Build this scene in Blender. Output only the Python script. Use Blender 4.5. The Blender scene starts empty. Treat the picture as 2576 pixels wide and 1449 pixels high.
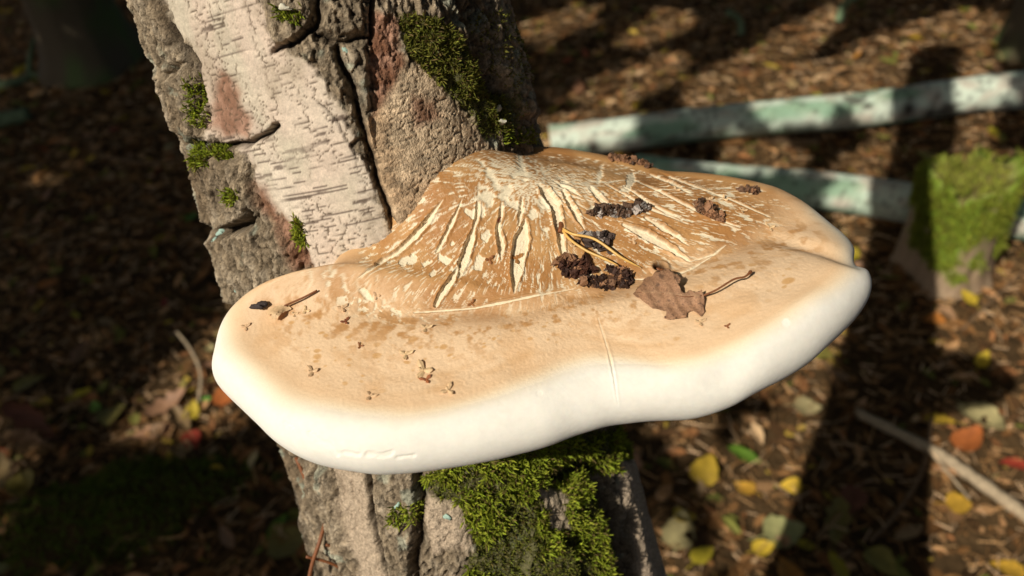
import bpy, math, random
import numpy as np
from mathutils import Vector, Matrix
random.seed(7); rng = np.random.default_rng(7)
A = np.array
sc = bpy.context.scene
C0 = sc.collection

# ------------------------------------------------------------------ camera
PITCH, ROLL, FPX, CAMZ = math.radians(42), math.radians(8), 2003.0, 1.35
FW = A([0, math.cos(PITCH), -math.sin(PITCH)])
_u = A([0, math.sin(PITCH), math.cos(PITCH)]); _r = A([1.0, 0, 0])
RT = _r*math.cos(ROLL) - _u*math.sin(ROLL)
UP = _u*math.cos(ROLL) + _r*math.sin(ROLL)
CAM = A([0, 0, CAMZ])
cam = bpy.data.cameras.new('camera'); camo = bpy.data.objects.new('camera', cam); C0.objects.link(camo)
camo.matrix_world = Matrix(((RT[0], UP[0], -FW[0], 0), (RT[1], UP[1], -FW[1], 0), (RT[2], UP[2], -FW[2], CAMZ), (0, 0, 0, 1)))
cam.sensor_width = 36; cam.lens = 36*FPX/2576; cam.clip_start = .01; cam.clip_end = 400
cam.dof.use_dof = True; cam.dof.focus_distance = .33; cam.dof.aperture_fstop = 8.3
sc.camera = camo
# ------------------------------------------------------------------ light
SUN = A([.768, .686, -1.0]); SUN /= np.linalg.norm(SUN)
w = bpy.data.worlds.new('World'); sc.world = w; w.use_nodes = True
nt = w.node_tree; nt.nodes.clear()
sky = nt.nodes.new('ShaderNodeTexSky'); sky.sky_type = 'NISHITA'; sky.sun_disc = False
sky.air_density = .7; sky.dust_density = 4.0; sky.ozone_density = .4
sky.sun_elevation = math.asin(-SUN[2]); sky.sun_rotation = math.atan2(-SUN[0], -SUN[1])
bg = nt.nodes.new('ShaderNodeBackground'); bg.inputs[1].default_value = .054
wo = nt.nodes.new('ShaderNodeOutputWorld'); nt.links.new(sky.outputs[0], bg.inputs[0]); nt.links.new(bg.outputs[0], wo.inputs[0])
sl = bpy.data.lights.new('sun', 'SUN'); sl.energy = 4.5; sl.angle = math.radians(.53); sl.color = (1, .93, .81)
so = bpy.data.objects.new('sun', sl); C0.objects.link(so); so.rotation_euler = Vector(SUN).to_track_quat('-Z', 'Y').to_euler(); so.location = (-3, -3, 6)
sc.view_settings.view_transform = 'Standard'; sc.view_settings.look = 'None'; sc.view_settings.exposure = 0; sc.view_settings.gamma = 1
sc.render.engine = 'CYCLES'; sc.cycles.use_denoising = True; sc.cycles.max_bounces = 6

# ------------------------------------------------------------------ helpers
def ray(px, py): return FW + RT*(px-1288)/FPX - UP*(py-724.5)/FPX
def atz(px, py, z=0.0):
    d = ray(px, py); return CAM + d*((z-CAMZ)/d[2])
def proj(P):
    v = P-CAM; z = v@FW
    return 1288+FPX*(v@RT)/z, 724.5-FPX*(v@UP)/z
def smooth(e0, e1, x):
    t = np.clip((x-e0)/(e1-e0), 0, 1); return t*t*(3-2*t)
def _hash(ix, iy, iz, seed):
    h = (ix.astype(np.int64)*374761393 + iy.astype(np.int64)*668265263 + iz.astype(np.int64)*2147483647 + seed*974634577) & 0xffffffff
    h = ((h ^ (h >> 13))*1274126177) & 0xffffffff
    h = ((h ^ (h >> 16))*2246822519) & 0xffffffff
    return (h ^ (h >> 15)) / 4294967295.0
def vn(x, y, z=None, seed=0):
    z = np.zeros_like(x) if z is None else z
    ix, iy, iz = np.floor(x), np.floor(y), np.floor(z)
    fx, fy, fz = x-ix, y-iy, z-iz
    fx, fy, fz = [f*f*f*(f*(f*6-15)+10) for f in (fx, fy, fz)]
    r = 0
    for a in (0, 1):
        for b in (0, 1):
            for c in (0, 1):
                r = r + _hash(ix+a, iy+b, iz+c, seed)*(fx if a else 1-fx)*(fy if b else 1-fy)*(fz if c else 1-fz)
    return r*2-1
def fbm(x, y, z=None, o=4, seed=0, g=.5):
    r, a, n = 0, 1, 0
    for k in range(o):
        s = 2.03**k
        r = r + a*vn(x*s, y*s, None if z is None else z*s, seed+k); n += a; a *= g
    return r/n
def worley(x, y, seed=0, jit=.9):
    ix, iy = np.floor(x), np.floor(y)
    f1 = np.full(x.shape, 9.); f2 = f1.copy(); idd = np.zeros(x.shape)
    for a in (-1, 0, 1):
        for b in (-1, 0, 1):
            cx, cy = ix+a, iy+b
            hx = _hash(cx, cy, cx*0, seed); hy = _hash(cx, cy, cx*0, seed+1)
            d = np.hypot(cx+.5+(hx-.5)*jit-x, cy+.5+(hy-.5)*jit-y)
            n = d < f1
            f2 = np.where(n, f1, np.minimum(f2, d)); f1 = np.where(n, d, f1); idd = np.where(n, hx, idd)
    return f1, f2, idd
def inpoly(px, py, poly):
    r = np.zeros(px.shape, bool); n = len(poly); j = n-1
    for i in range(n):
        xi, yi = poly[i]; xj, yj = poly[j]
        if yi != yj:
            r ^= ((yi > py) != (yj > py)) & (px < (xj-xi)*(py-yi)/(yj-yi)+xi)
        j = i
    return r
def linedist(px, py, pts, wid=None):
    """distance to a polyline, minus nothing; returns (distance, local width)"""
    best = np.full(px.shape, 1e6); bw = np.ones(px.shape)
    for i in range(len(pts)-1):
        (x0, y0), (x1, y1) = pts[i], pts[i+1]
        dx, dy = x1-x0, y1-y0
        t = np.clip(((px-x0)*dx+(py-y0)*dy)/(dx*dx+dy*dy+1e-9), 0, 1)
        d = np.hypot(px-x0-t*dx, py-y0-t*dy)
        if wid is None: best = np.minimum(best, d)
        else:
            lw = wid[i]+(wid[i+1]-wid[i])*t
            n = d-lw < best-bw if i else np.ones(px.shape, bool)
            best = np.where(n, d, best); bw = np.where(n, lw, bw)
    return best, bw
def polydist(px, py, poly):
    d, _ = linedist(px, py, list(poly)+[poly[0]])
    return np.where(inpoly(px, py, poly), d, -d)
def link(o, parent=None):
    C0.objects.link(o)
    if parent is not None: o.parent = parent
    return o
def mesh(name, V, F, mats=None, parent=None, col=None, sm=True, nor=None):
    V = np.asarray(V, np.float32); me = bpy.data.meshes.new(name)
    if isinstance(F, np.ndarray):
        k = F.shape[1]; nf = len(F)
        me.vertices.add(len(V)); me.vertices.foreach_set('co', V.ravel())
        me.loops.add(nf*k); me.loops.foreach_set('vertex_index', F.astype(np.int32).ravel())
        me.polygons.add(nf); me.polygons.foreach_set('loop_start', np.arange(0, nf*k, k, dtype=np.int32))
        me.update(calc_edges=True)
    else:
        me.from_pydata([tuple(map(float, v)) for v in V], [], [tuple(int(i) for i in f) for f in F]); me.update()
    me.polygons.foreach_set('use_smooth', np.full(len(me.polygons), sm))
    if col is not None:
        a = me.color_attributes.new('Col', 'FLOAT_COLOR', 'POINT')
        a.data.foreach_set('color', np.concatenate([np.clip(col, 0, 1), np.ones((len(V), 1))], 1).astype(np.float32).ravel())
    if nor is not None: me.normals_split_custom_set_from_vertices(nor.astype(np.float32).tolist())
    if mats is not None: me.materials.append(mats)
    return link(bpy.data.objects.new(name, me), parent)
def empty(name, loc=(0, 0, 0)):
    o = bpy.data.objects.new(name, None); o.location = loc; o.empty_display_size = .02; return link(o)
def tag(o, label=None, cat=None, group=None, kind=None):
    if label: o['label'] = label
    if cat: o['category'] = cat
    if group: o['group'] = group
    if kind: o['kind'] = kind
    return o
def gridfaces(n, m, wrap=False):
    i = np.arange(n if wrap else n-1)[:, None]; j = np.arange(m-1)[None, :]
    a = i*m+j; b = ((i+1) % n)*m+j
    return np.stack([a, b, b+1, a+1], -1).reshape(-1, 4)
def gridnormals(P, wrap=False):
    if wrap: du = np.roll(P, -1, 0)-np.roll(P, 1, 0)
    else: du = np.gradient(P, axis=0)
    n = np.cross(du, np.gradient(P, axis=1)); return n/(np.linalg.norm(n, axis=-1, keepdims=True)+1e-12)
def largest(mask, wrap=True):
    from collections import deque
    n, m = mask.shape; seen = np.zeros(mask.shape, bool); best = []
    for i, j in zip(*np.nonzero(mask)):
        if seen[i, j]: continue
        comp = [(i, j)]; seen[i, j] = True; dq = deque(comp)
        while dq:
            a, b = dq.popleft()
            for c, d in ((a+1, b), (a-1, b), (a, b+1), (a, b-1)):
                c %= n
                if 0 <= d < m and mask[c, d] and not seen[c, d]: seen[c, d] = True; comp.append((c, d)); dq.append((c, d))
        if len(comp) > len(best): best = comp
    r = np.zeros(mask.shape, bool)
    if best: r[tuple(np.array(best).T)] = True
    return r
def subset(name, V, F, N, col, mat, parent):
    u, inv = np.unique(F, return_inverse=True)
    fn = np.cross(V[F[:, 1]]-V[F[:, 0]], V[F[:, 2]]-V[F[:, 0]])
    if (fn*N[F[:, 0]]).sum() < 0: F = F[:, ::-1]; u, inv = np.unique(F, return_inverse=True)
    return mesh(name, V[u], inv.reshape(F.shape), mat, parent, col[u], True, N[u])
def tubes(paths, seg=8):
    """list of (points, radii) -> V,F of closed tapered tubes"""
    V, F = [], []
    for pts, rad in paths:
        pts = [Vector(p) for p in pts]; base = len(V); n = len(pts)
        nrm = None
        for i, p in enumerate(pts):
            t = (pts[min(i+1, n-1)]-pts[max(i-1, 0)]).normalized()
            if nrm is None: nrm = t.orthogonal().normalized()
            nrm = (nrm-t*nrm.dot(t)).normalized(); b = t.cross(nrm)
            for k in range(seg):
                a = 2*math.pi*k/seg; V.append(p+(nrm*math.cos(a)+b*math.sin(a))*rad[i])
        for i in range(n-1):
            for k in range(seg):
                k2 = (k+1) % seg
                F.append((base+i*seg+k, base+i*seg+k2, base+(i+1)*seg+k2, base+(i+1)*seg+k))
        F.append(tuple(base+k for k in reversed(range(seg)))); F.append(tuple(base+(n-1)*seg+k for k in range(seg)))
    return V, F
def spline(pts, n):
    pts = [Vector(p) for p in pts]; out = []
    m = len(pts)-1
    for i in range(n):
        t = i/(n-1)*m; k = min(int(t), m-1); f = t-k
        p0, p1, p2, p3 = pts[max(k-1, 0)], pts[k], pts[k+1], pts[min(k+2, m)]
        out.append(.5*((2*p1)+(p2-p0)*f+(2*p0-5*p1+4*p2-p3)*f*f+(3*p1-p0-3*p2+p3)*f**3))
    return out

# ------------------------------------------------------------------ materials
def mat(name, base, rough=.7, var=.25, vscale=60., bump=0., bscale=200., spec=.3, objvar=0., sss=0., transl=0., bdist=.001):
    m = bpy.data.materials.new(name); m.use_nodes = True; n = m.node_tree.nodes; L = m.node_tree.links
    b = n['Principled BSDF']; b.inputs['Roughness'].default_value = rough; b.inputs['Specular IOR Level'].default_value = spec
    co = n.new('ShaderNodeTexCoord')
    if base == 'Col':
        c = n.new('ShaderNodeAttribute'); c.attribute_name = 'Col'; src = c.outputs['Color']
    else:
        c = n.new('ShaderNodeRGB'); c.outputs[0].default_value = (*base, 1); src = c.outputs[0]
    nz = n.new('ShaderNodeTexNoise'); nz.inputs['Scale'].default_value = vscale; nz.inputs['Detail'].default_value = 5; nz.inputs['Roughness'].default_value = .65
    L.new(co.outputs['Object'], nz.inputs['Vector'])
    mr = n.new('ShaderNodeMapRange'); mr.inputs[1].default_value = .3; mr.inputs[2].default_value = .7
    mr.inputs[3].default_value = 1-var; mr.inputs[4].default_value = 1+var*.6; L.new(nz.outputs[0], mr.inputs[0])
    mx = n.new('ShaderNodeVectorMath'); mx.operation = 'SCALE'; L.new(src, mx.inputs[0]); L.new(mr.outputs[0], mx.inputs['Scale'])
    out = mx.outputs[0]
    if objvar:
        oi = n.new('ShaderNodeObjectInfo'); hs = n.new('ShaderNodeHueSaturation')
        m1 = n.new('ShaderNodeMapRange'); m1.inputs[3].default_value = .5-.05*objvar; m1.inputs[4].default_value = .5+.04*objvar; L.new(oi.outputs['Random'], m1.inputs[0])
        m2 = n.new('ShaderNodeMath'); m2.operation = 'FRACT'; m3 = n.new('ShaderNodeMath'); m3.operation = 'MULTIPLY'; m3.inputs[1].default_value = 17.3
        L.new(oi.outputs['Random'], m3.inputs[0]); L.new(m3.outputs[0], m2.inputs[0])
        m4 = n.new('ShaderNodeMapRange'); m4.inputs[3].default_value = 1-.5*objvar; m4.inputs[4].default_value = 1+.4*objvar; L.new(m2.outputs[0], m4.inputs[0])
        L.new(m1.outputs[0], hs.inputs['Hue']); L.new(m4.outputs[0], hs.inputs['Value']); L.new(out, hs.inputs['Color']); out = hs.outputs[0]
    L.new(out, b.inputs['Base Color'])
    if bump:
        n2 = n.new('ShaderNodeTexNoise'); n2.inputs['Scale'].default_value = bscale; n2.inputs['Detail'].default_value = 4
        L.new(co.outputs['Object'], n2.inputs['Vector'])
        bp = n.new('ShaderNodeBump'); bp.inputs['Strength'].default_value = bump; bp.inputs['Distance'].default_value = bdist
        L.new(n2.outputs[0], bp.inputs['Height']); L.new(bp.outputs[0], b.inputs['Normal'])
    if sss:
        b.inputs['Subsurface Weight'].default_value = sss; b.inputs['Subsurface Radius'].default_value = (1, .6, .35); b.inputs['Subsurface Scale'].default_value = .004
    if transl:
        t = n.new('ShaderNodeBsdfTranslucent'); L.new(out, t.inputs[0]); ms = n.new('ShaderNodeMixShader'); ms.inputs[0].default_value = transl
        L.new(b.outputs[0], ms.inputs[1]); L.new(t.outputs[0], ms.inputs[2]); L.new(ms.outputs[0], n['Material Output'].inputs[0])
    return m
M = dict(
    ground=mat('soil', (.075, .045, .02), .95, .6, 25, .8, 60, .1, bdist=.01),
    litter=mat('litter', 'Col', .85, .35, 120, .0, spec=.15),
    bark=mat('bark', 'Col', .85, .2, 1100, .35, 1800, .2, bdist=.0006),
    rough=mat('rough_bark', 'Col', .9, .5, 750, .8, 1300, .15, bdist=.0012),
    moss=mat('moss', 'Col', .7, .25, 300, 0, spec=.2, transl=.25),
    cap=mat('cap_skin', 'Col', .55, .07, 1500, .35, 2200, .3, bdist=.0002),
    flesh=mat('cap_flesh', 'Col', .7, .08, 900, .4, 1800, .2, bdist=.0002),
    rim=mat('cap_rim', 'Col', .75, .05, 300, .15, 1500, .15, bdist=.0002, sss=.15),
    dirt=mat('dirt', 'Col', .6, .4, 1500, .8, 2500, .35, bdist=.0005),
    dryleaf=mat('dry_leaf', (.30, .155, .08), .6, .3, 700, .4, 1200, .3, bdist=.0003),
    stalk=mat('stalk', (.22, .08, .03), .5, .3, 500, 0),
    needle=mat('needle', (.72, .43, .12), .4, .2, 300, 0, spec=.5),
    scale_=mat('scale', (.66, .45, .25), .6, .25, 800, 0, objvar=.15),
    scale_r=mat('scale_red', (.30, .10, .04), .6, .3, 800, 0, objvar=.6),
    log=mat('log_bark', 'Col', .7, .15, 80, .4, 150, .25, bdist=.003),
    twig=mat('twig_bark', (.19, .12, .065), .85, .4, 150, .5, 300, .2),
    twig_pale=mat('twig_pale', (.40, .31, .20), .85, .35, 120, .5, 300, .2),
    twig_green=mat('twig_green', (.16, .22, .12), .85, .4, 60, .5, 200, .2),
    leafcan=mat('leaf_canopy', (.07, .12, .02), .6, .3, 20, 0, transl=.3),
)
LEAFC = dict(yellow=(.52, .36, .035), olive=(.26, .24, .05), brown=(.17, .085, .035), tan=(.36, .22, .11), orange=(.46, .20, .035), red=(.38, .06, .03), green=(.11, .28, .03), pale=(.45, .40, .18))
LM = {k: mat('leaf_'+k, v, .6, .35, 90, .3, 150, .3, objvar=.55, transl=.15, bdist=.002) for k, v in LEAFC.items()}

# ------------------------------------------------------------------ ground
def gz(x, y):
    x = np.asarray(x, float); y = np.asarray(y, float)
    return .030*fbm(x*1.3+5, y*1.3, o=2, seed=3) + .010*fbm(x*7, y*7, o=3, seed=9)
def axis_samples(lo, hi, n, far):
    inner = np.linspace(lo, hi, n); o = np.geomspace(.05, far, 24)
    return np.concatenate([lo-o[::-1], inner, hi+o])
gx = axis_samples(-3.5, 3.2, 220, 120); gy = axis_samples(-.5, 5.6, 200, 120)
X, Y = np.meshgrid(gx, gy, indexing='ij'); Z = gz(X, Y) + .006*fbm(X*30, Y*30, o=3, seed=20)
tag(mesh('forest_floor', np.stack([X, Y, Z], -1).reshape(-1, 3), gridfaces(*X.shape), M['ground']), 'brown forest floor of soil and old needles', kind='structure')

# ------------------------------------------------------------------ birch trunk
TA, TB = CAM+ray(822, 0)*.397, CAM+ray(1252, 1449)*.512; T0 = TB; TD = TA-TB; TLN = np.linalg.norm(TD); TD /= np.linalg.norm(TD)
def trad(l):
    r = (.199+.0146*np.clip(l/TLN, 0, 1))*(.512-.115*l/TLN)
    r = np.where(l > .37, .2136*(.512-.115*.37/TLN)-.012*(l-.37), r)
    return r + np.where(l < -.05, .07*np.maximum(0, -.05-l)**1.3, 0)
te1 = np.cross(TD, A([0, 0, 1.])); te1 /= np.linalg.norm(te1)      # sideways
te2 = np.cross(te1, TD)
tocam = CAM-(T0+TD*.17); fa = math.atan2(tocam@te2, tocam@te1)
th = np.concatenate([np.linspace(-math.radians(103), math.radians(103), 500), np.linspace(math.radians(103), math.radians(257), 50)[1:-1]])
ll = np.concatenate([np.linspace(-1.02, -.05, 80)[:-1], np.linspace(-.05, .40, 650), np.linspace(.40, 1.45, 70)[1:]])
TH_, LL = np.meshgrid(th, ll, indexing='ij')
ang = TH_+fa; rad = trad(LL)
rad = rad*(1+.035*np.sin(3*TH_+1.1+LL*3)+.02*np.sin(5*TH_+LL*6)+smooth(.2, .9, -LL)*.16*np.sin(5*TH_+.6))
ND = np.cos(ang)[..., None]*te1+np.sin(ang)[..., None]*te2
BP = T0+LL[..., None]*TD+ND*rad[..., None]
px, py = proj(BP)
arc = TH_*.085
n1 = fbm(arc*60, LL*60, o=4, seed=31); n2 = fbm(arc*60, LL*60, o=4, seed=41)
wx, wy = px+16*n1, py+16*n2
WHITE = [(392, -60), (432, 50), (490, 130), (505, 200), (525, 270), (520, 350), (600, 372), (622, 395), (655, 470), (705, 540), (752, 590), (800, 700), (1000, 700), (972, 565), (945, 480), (922, 420), (893, 350), (862, 270), (800, 182), (722, 142), (682, 92), (652, -60)]
TAN = [(925, 330), (950, 260), (1010, 175), (1060, 160), (1140, 270), (1260, 390), (1150, 560), (980, 640), (965, 480)]
RED = [[(935, 30), (1000, 40), (1012, 170), (945, 300), (930, 200)], [(545, 185), (590, 205), (612, 268), (640, 300), (628, 350), (560, 352), (525, 318), (532, 250)], [(640, 455), (668, 470), (705, 535), (752, 585), (790, 680), (745, 680), (700, 590), (655, 520)], [(1030, 240), (1110, 250), (1100, 300), (1040, 310)]]
PALE = [[(838, 1180), (905, 1180), (935, 1300), (965, 1480), (905, 1480), (868, 1320)], [(1065, 1255), (1165, 1265), (1185, 1370), (1080, 1400)], [(1545, 1150), (1592, 1150), (1640, 1290), (1690, 1480), (1630, 1480), (1578, 1300)], [(1352, 1230), (1425, 1240), (1440, 1335), (1385, 1330)]]
PLATES = [[(250, -90), (392, -60), (432, 50), (478, 150), (425, 195), (370, 130)], [(370, 130), (425, 195), (478, 150), (503, 220), (520, 345), (480, 365), (420, 310)], [(470, 370), (560, 392), (618, 402), (650, 480), (655, 550), (612, 555), (560, 588), (510, 555)], [(520, 600), (625, 570), (700, 565), (770, 660), (700, 800), (560, 760)],
          [(657, -60), (792, -60), (785, 62), (738, 108), (693, 122), (668, 60)], [(803, -60), (928, -60), (922, 84), (850, 92), (803, 80)], [(730, 138), (792, 112), (846, 128), (872, 200), (884, 285), (862, 262), (802, 176)], [(872, 118), (926, 105), (938, 290), (955, 400), (975, 510), (945, 410), (905, 265)],
          [(770, 1170), (838, 1180), (868, 1320), (905, 1480), (740, 1480)], [(928, 1180), (1045, 1170), (1050, 1300), (1030, 1480), (985, 1480), (950, 1310)], [(1545, 1150), (1592, 1150), (1640, 1290), (1700, 1480), (1625, 1480), (1575, 1300)], [(1020, -60), (1140, -60), (1175, 80), (1205, 180), (1170, 250), (1120, 180), (1060, 110)], [(1215, -60), (1330, -60), (1360, 300), (1300, 300), (1245, 180)], [(1065, 1255), (1165, 1265), (1185, 1370), (1080, 1400)], [(1330, 1350), (1440, 1360), (1470, 1490), (1300, 1490)]]
FUR = [([(850, 112), (878, 200), (897, 262), (930, 345), (950, 430), (970, 500), (992, 575)], 7, .006), ([(436, 60), (492, 160), (506, 260), (500, 345)], 5, .003), ([(497, 358), (560, 380), (622, 366), (678, 342), (690, 318)], 6, .006), ([(515, 568), (560, 592), (612, 566), (632, 535)], 9, .008),
       ([(692, 132), (740, 114), (790, 72), (800, -20)], 6, .006), ([(790, 92), (850, 102), (930, 92)], 5, .005), ([(936, 110), (938, -20)], 5, .005), ([(1150, -20), (1188, 80), (1216, 180), (1250, 240)], 14, .010), ([(1500, 1170), (1540, 1300), (1592, 1480)], 18, .014), ([(918, 1180), (942, 1300), (978, 1480)], 6, .005),
       ([(1050, 1190), (1060, 1300), (1040, 1480)], 8, .006), ([(1400, 1215), (1470, 1170)], 22, .008), ([(800, 250), (850, 300), (905, 400)], 2, .001)]
inv = (py > -70) & (py < 1500)
jx, jy = fbm(arc*180, LL*180, o=4, seed=35), fbm(arc*180, LL*180, o=4, seed=36); white = smooth(-9, 9, polydist(wx+20*jx, wy+20*jy, WHITE)); white[~inv] = 0
white = np.where(inv, white, smooth(.05, .2, fbm(arc*18, LL*7, o=3, seed=77)))
tan = smooth(-10, 10, polydist(wx, wy, TAN))*inv
red = 0
for k, p in enumerate(RED): red = np.maximum(red, smooth(-14, 14, polydist(wx, wy, p))*(.95 if k else 1)*inv)
pale = 0
for p in PALE: pale = np.maximum(pale, smooth(-10, 10, polydist(wx, wy, p))*inv)
lower = (py > 900)
fur = np.zeros(px.shape); furm = np.zeros(px.shape)
for pts, wd, dp in FUR:
    d, _ = linedist(wx, wy, pts); m = np.exp(-(d/(wd*1.1))**2)*inv
    fur = np.maximum(fur, m*dp); furm = np.maximum(furm, m)
plate = np.full(px.shape, -1); plift = np.zeros(px.shape)
for k, p in enumerate(PLATES):
    d = polydist(px+7*n1, py+7*n2, p); plate[(d > 0) & inv] = k; plift = np.maximum(plift, smooth(0, 14, d)*(.0035 if k not in (13,) else .001)*inv)
# crackle: brick-like cells running round the stem
c1, c2, cid = worley(arc*150+.5*fbm(arc*90, LL*90, o=3, seed=5), LL*430+.55*fbm(arc*60, LL*60, o=3, seed=6), 11, .7)
crack = 1-smooth(.02, .11, c2-c1); crack *= smooth(-.45, .05, fbm(arc*70, LL*70, o=3, seed=8)+.15*tan)
k1, k2, kid = worley(arc*230+.9*n1, LL*120+.9*n2, 17); chunk = (1-smooth(.02, .25, k2-k1))*smooth(-.3, .3, fbm(arc*80, LL*50, o=3, seed=18))
lent = smooth(.42, .60, vn(arc*120+vn(arc*900, LL*900)*.15, LL*1250, seed=13))*smooth(-.1, .3, vn(arc*40, LL*40, seed=14))
k1b, k2b, kid2 = worley(arc*520+1.2*n2, LL*300+1.2*n1, 19)
rough_n = .7*fbm(arc*260, LL*130, o=5, seed=21, g=.62)+.6*(.5-np.abs(fbm(arc*150, LL*60, o=3, seed=24))*2.2); fine = fbm(arc*600, LL*600, o=3, seed=22)
rgh = 1-np.maximum(white, tan*.85); rgh = np.where(lower & inv, 1-.5*pale, rgh)
disp = rgh*(.0013*rough_n+.0017*(kid-.5)+.0012*(kid2-.5)+.0006*fine-.0014*chunk)+plift-fur
disp += (1-rgh)*(.0004*n1-.0005*crack*(white+1.6*tan)-.0003*lent)
disp = disp-(red*.0006+.0006*np.maximum(0, red)*fine*.5)
def mixc(a, b, t): return a+(b-a)*t[..., None]
one = np.ones(px.shape)
col = np.ones(px.shape+(3,))*A([.27, .21, .14])
col = mixc(col, A([.42, .345, .25])*one[..., None], smooth(-.1, .6, rough_n)*.8)
col = mixc(col, A([.15, .105, .062])*one[..., None], smooth(0, .7, -fbm(arc*40, LL*30, o=3, seed=51))*.8)
col = mixc(col, A([.36, .40, .31])*one[..., None], smooth(.35, .55, fbm(arc*90, LL*90, o=3, seed=61))*.55*rgh)      # grey-green lichen
wc = mixc(A([.64, .545, .435])*one[..., None], A([.60, .475, .375])*one[..., None], smooth(-.2, .5, fbm(arc*22, LL*14, o=3, seed=71)))
wc = mixc(wc, A([.54, .47, .36])*one[..., None], smooth(0, .6, fbm(arc*60, LL*30, o=4, seed=72)))
wc = wc*(1+.14*fine[..., None])*(.93+.14*cid[..., None])
pit = smooth(.12, .5, fbm(arc*520, LL*300, o=4, seed=55, g=.6)); fis = smooth(.72, .95, 1-np.abs(fbm(arc*230, LL*70, o=3, seed=56))*2.4)
col = col*(.62+.45*kid+.45*kid2)[..., None]*(1+.4*fbm(arc*800, LL*500, o=3, seed=57)[..., None]); col = mixc(col, A([.03, .02, .012])*one[..., None], np.maximum(pit*.75, fis*.5)); disp -= rgh*(.0010*pit+.0008*fis)
grime = smooth(.05, .5, fbm(arc*45, LL*30, o=5, seed=58, g=.6))*smooth(.35, -.3, fbm(arc*12, LL*9, o=2, seed=59)); wc = mixc(wc, A([.34, .27, .19])*one[..., None], grime*.6)
col = mixc(col, wc, white)
tc = mixc(A([.54, .41, .27])*one[..., None], A([.42, .29, .175])*one[..., None], smooth(-.3, .4, n1)); tc = tc*(.85+.8*cid[..., None]); col = mixc(col, tc, tan*.92)
col = mixc(col, A([.55, .43, .31])*one[..., None]*(1+.2*fine[..., None]), pale*.85)
redc = mixc(A([.20, .085, .045])*one[..., None], A([.38, .20, .13])*one[..., None], smooth(-.3, .5, fbm(arc*200, LL*200, o=3, seed=81)))
col = mixc(col, redc, red*.9*smooth(-.75, -.1, fbm(arc*120, LL*70, o=3, seed=82)+.2))
col = mixc(col, A([.10, .07, .045])*one[..., None], crack*np.maximum(white*.9, tan*.75))
col = mixc(col, A([.09, .06, .045])*one[..., None], lent*white*.85)
col = mixc(col, A([.045, .03, .018])*one[..., None], furm*.85)
col = mixc(col, A([.06, .04, .022])*one[..., None], chunk*rgh*.45)
MOSSP = [([(1065, 1200), (1180, 1160), (1300, 1125), (1480, 1075), (1590, 1080), (1605, 1150), (1560, 1185), (1510, 1200), (1545, 1300), (1600, 1480), (1185, 1480), (1175, 1400), (1195, 1330), (1130, 1285), (1080, 1270)], 30000, 0.0034),
         ([(1005, 30), (1090, 50), (1160, 110), (1195, 170), (1235, 235), (1295, 240), (1305, 330), (1215, 352), (1150, 275), (1085, 200), (1020, 130)], 10400, 0.0022), ([(484, 205), (508, 205), (525, 322), (492, 305)], 600, 0.0026), ([(488, 362), (560, 366), (590, 404), (505, 412)], 1240, 0.0028), ([(580, 470), (615, 475), (612, 508), (580, 502)], 520, 0.0025), ([(735, 555), (762, 558), (772, 612), (740, 612)], 320, 0.0031),
         ([(690, 15), (765, 20), (745, 60), (700, 50)], 320, 0.0022), ([(1575, 1130), (1610, 1120), (1625, 1250), (1590, 1230)], 840, 0.0031), ([(1635, 1325), (1685, 1330), (1690, 1385), (1645, 1385)], 440, 0.0031), ([(1000, 1265), (1060, 1270), (1050, 1320), (990, 1310)], 400, 0.0031), ([(1270, 330), (1345, 320), (1350, 365), (1260, 365)], 600, 0.0025), ([(1190, 30), (1300, 30), (1330, 200), (1280, 230), (1230, 170)], 1400, 0.0020)]
mossm = np.zeros(px.shape)
for p, _, _ in MOSSP[:2]: mossm = np.maximum(mossm, smooth(-8, 20, polydist(wx, wy, p))*inv)
col = mixc(col, A([.075, .085, .02])*one[..., None], mossm*.75*(1-.8*pale))
TP = BP+ND*disp[..., None]
TN = gridnormals(TP, True)
if (TN*ND).sum() < 0: TN = -TN
nt_, ml = px.shape
tree = empty('birch_tree', tuple(T0-TD*.96)); bpy.context.view_layer.update()
tag(tree, 'leaning birch trunk with cracked pale bark, dark plates and moss, carrying the bracket fungus', 'tree')
Vt = TP.reshape(-1, 3)-A(tree.location); Ft = gridfaces(nt_, ml, True); Ct = col.reshape(-1, 3); Nt = TN.reshape(-1, 3)
lab = plate.reshape(-1)[Ft[:, 0]].copy(); wf = (white.reshape(-1)[Ft[:, 0]] > .5) & inv.reshape(-1)[Ft[:, 0]] & (lab < 0); lab[wf] = 99
for k in [*range(len(PLATES)), 99]:
    m_ = (lab == k).reshape(nt_, ml-1); lab[(m_ & ~largest(m_)).reshape(-1)] = -1
m_ = (lab == -1).reshape(nt_, ml-1)
core = subset('trunk', Vt, Ft[lab == -1], Nt, Ct, M['rough'], tree)
tag(subset('white_bark', Vt, Ft[lab == 99], Nt, Ct, M['bark'], tree), 'pale pinkish sheet of finely cracked birch bark')
for k in range(len(PLATES)):
    f = Ft[lab == k]
    if len(f) > 20: subset('bark_plate', Vt, f, Nt, Ct, M['rough'], tree)
top = Vt.reshape(nt_, ml, 3)[:, -1]; Vc = np.concatenate([top, top*.6+top.mean(0)*.4+A([0, 0, .05]), top*.2+top.mean(0)*.8+A([0, 0, .02])]); n_ = nt_
Fc = [(k+i*n_, (k+1) % n_+i*n_, (k+1) % n_+(i+1)*n_, k+(i+1)*n_) for i in (0, 1) for k in range(n_)]+[tuple(range(2*n_, 3*n_))]
mesh('broken_top', Vc, Fc, M['bark'], tree, np.ones((len(Vc), 3))*A([.3, .2, .1]))
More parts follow.
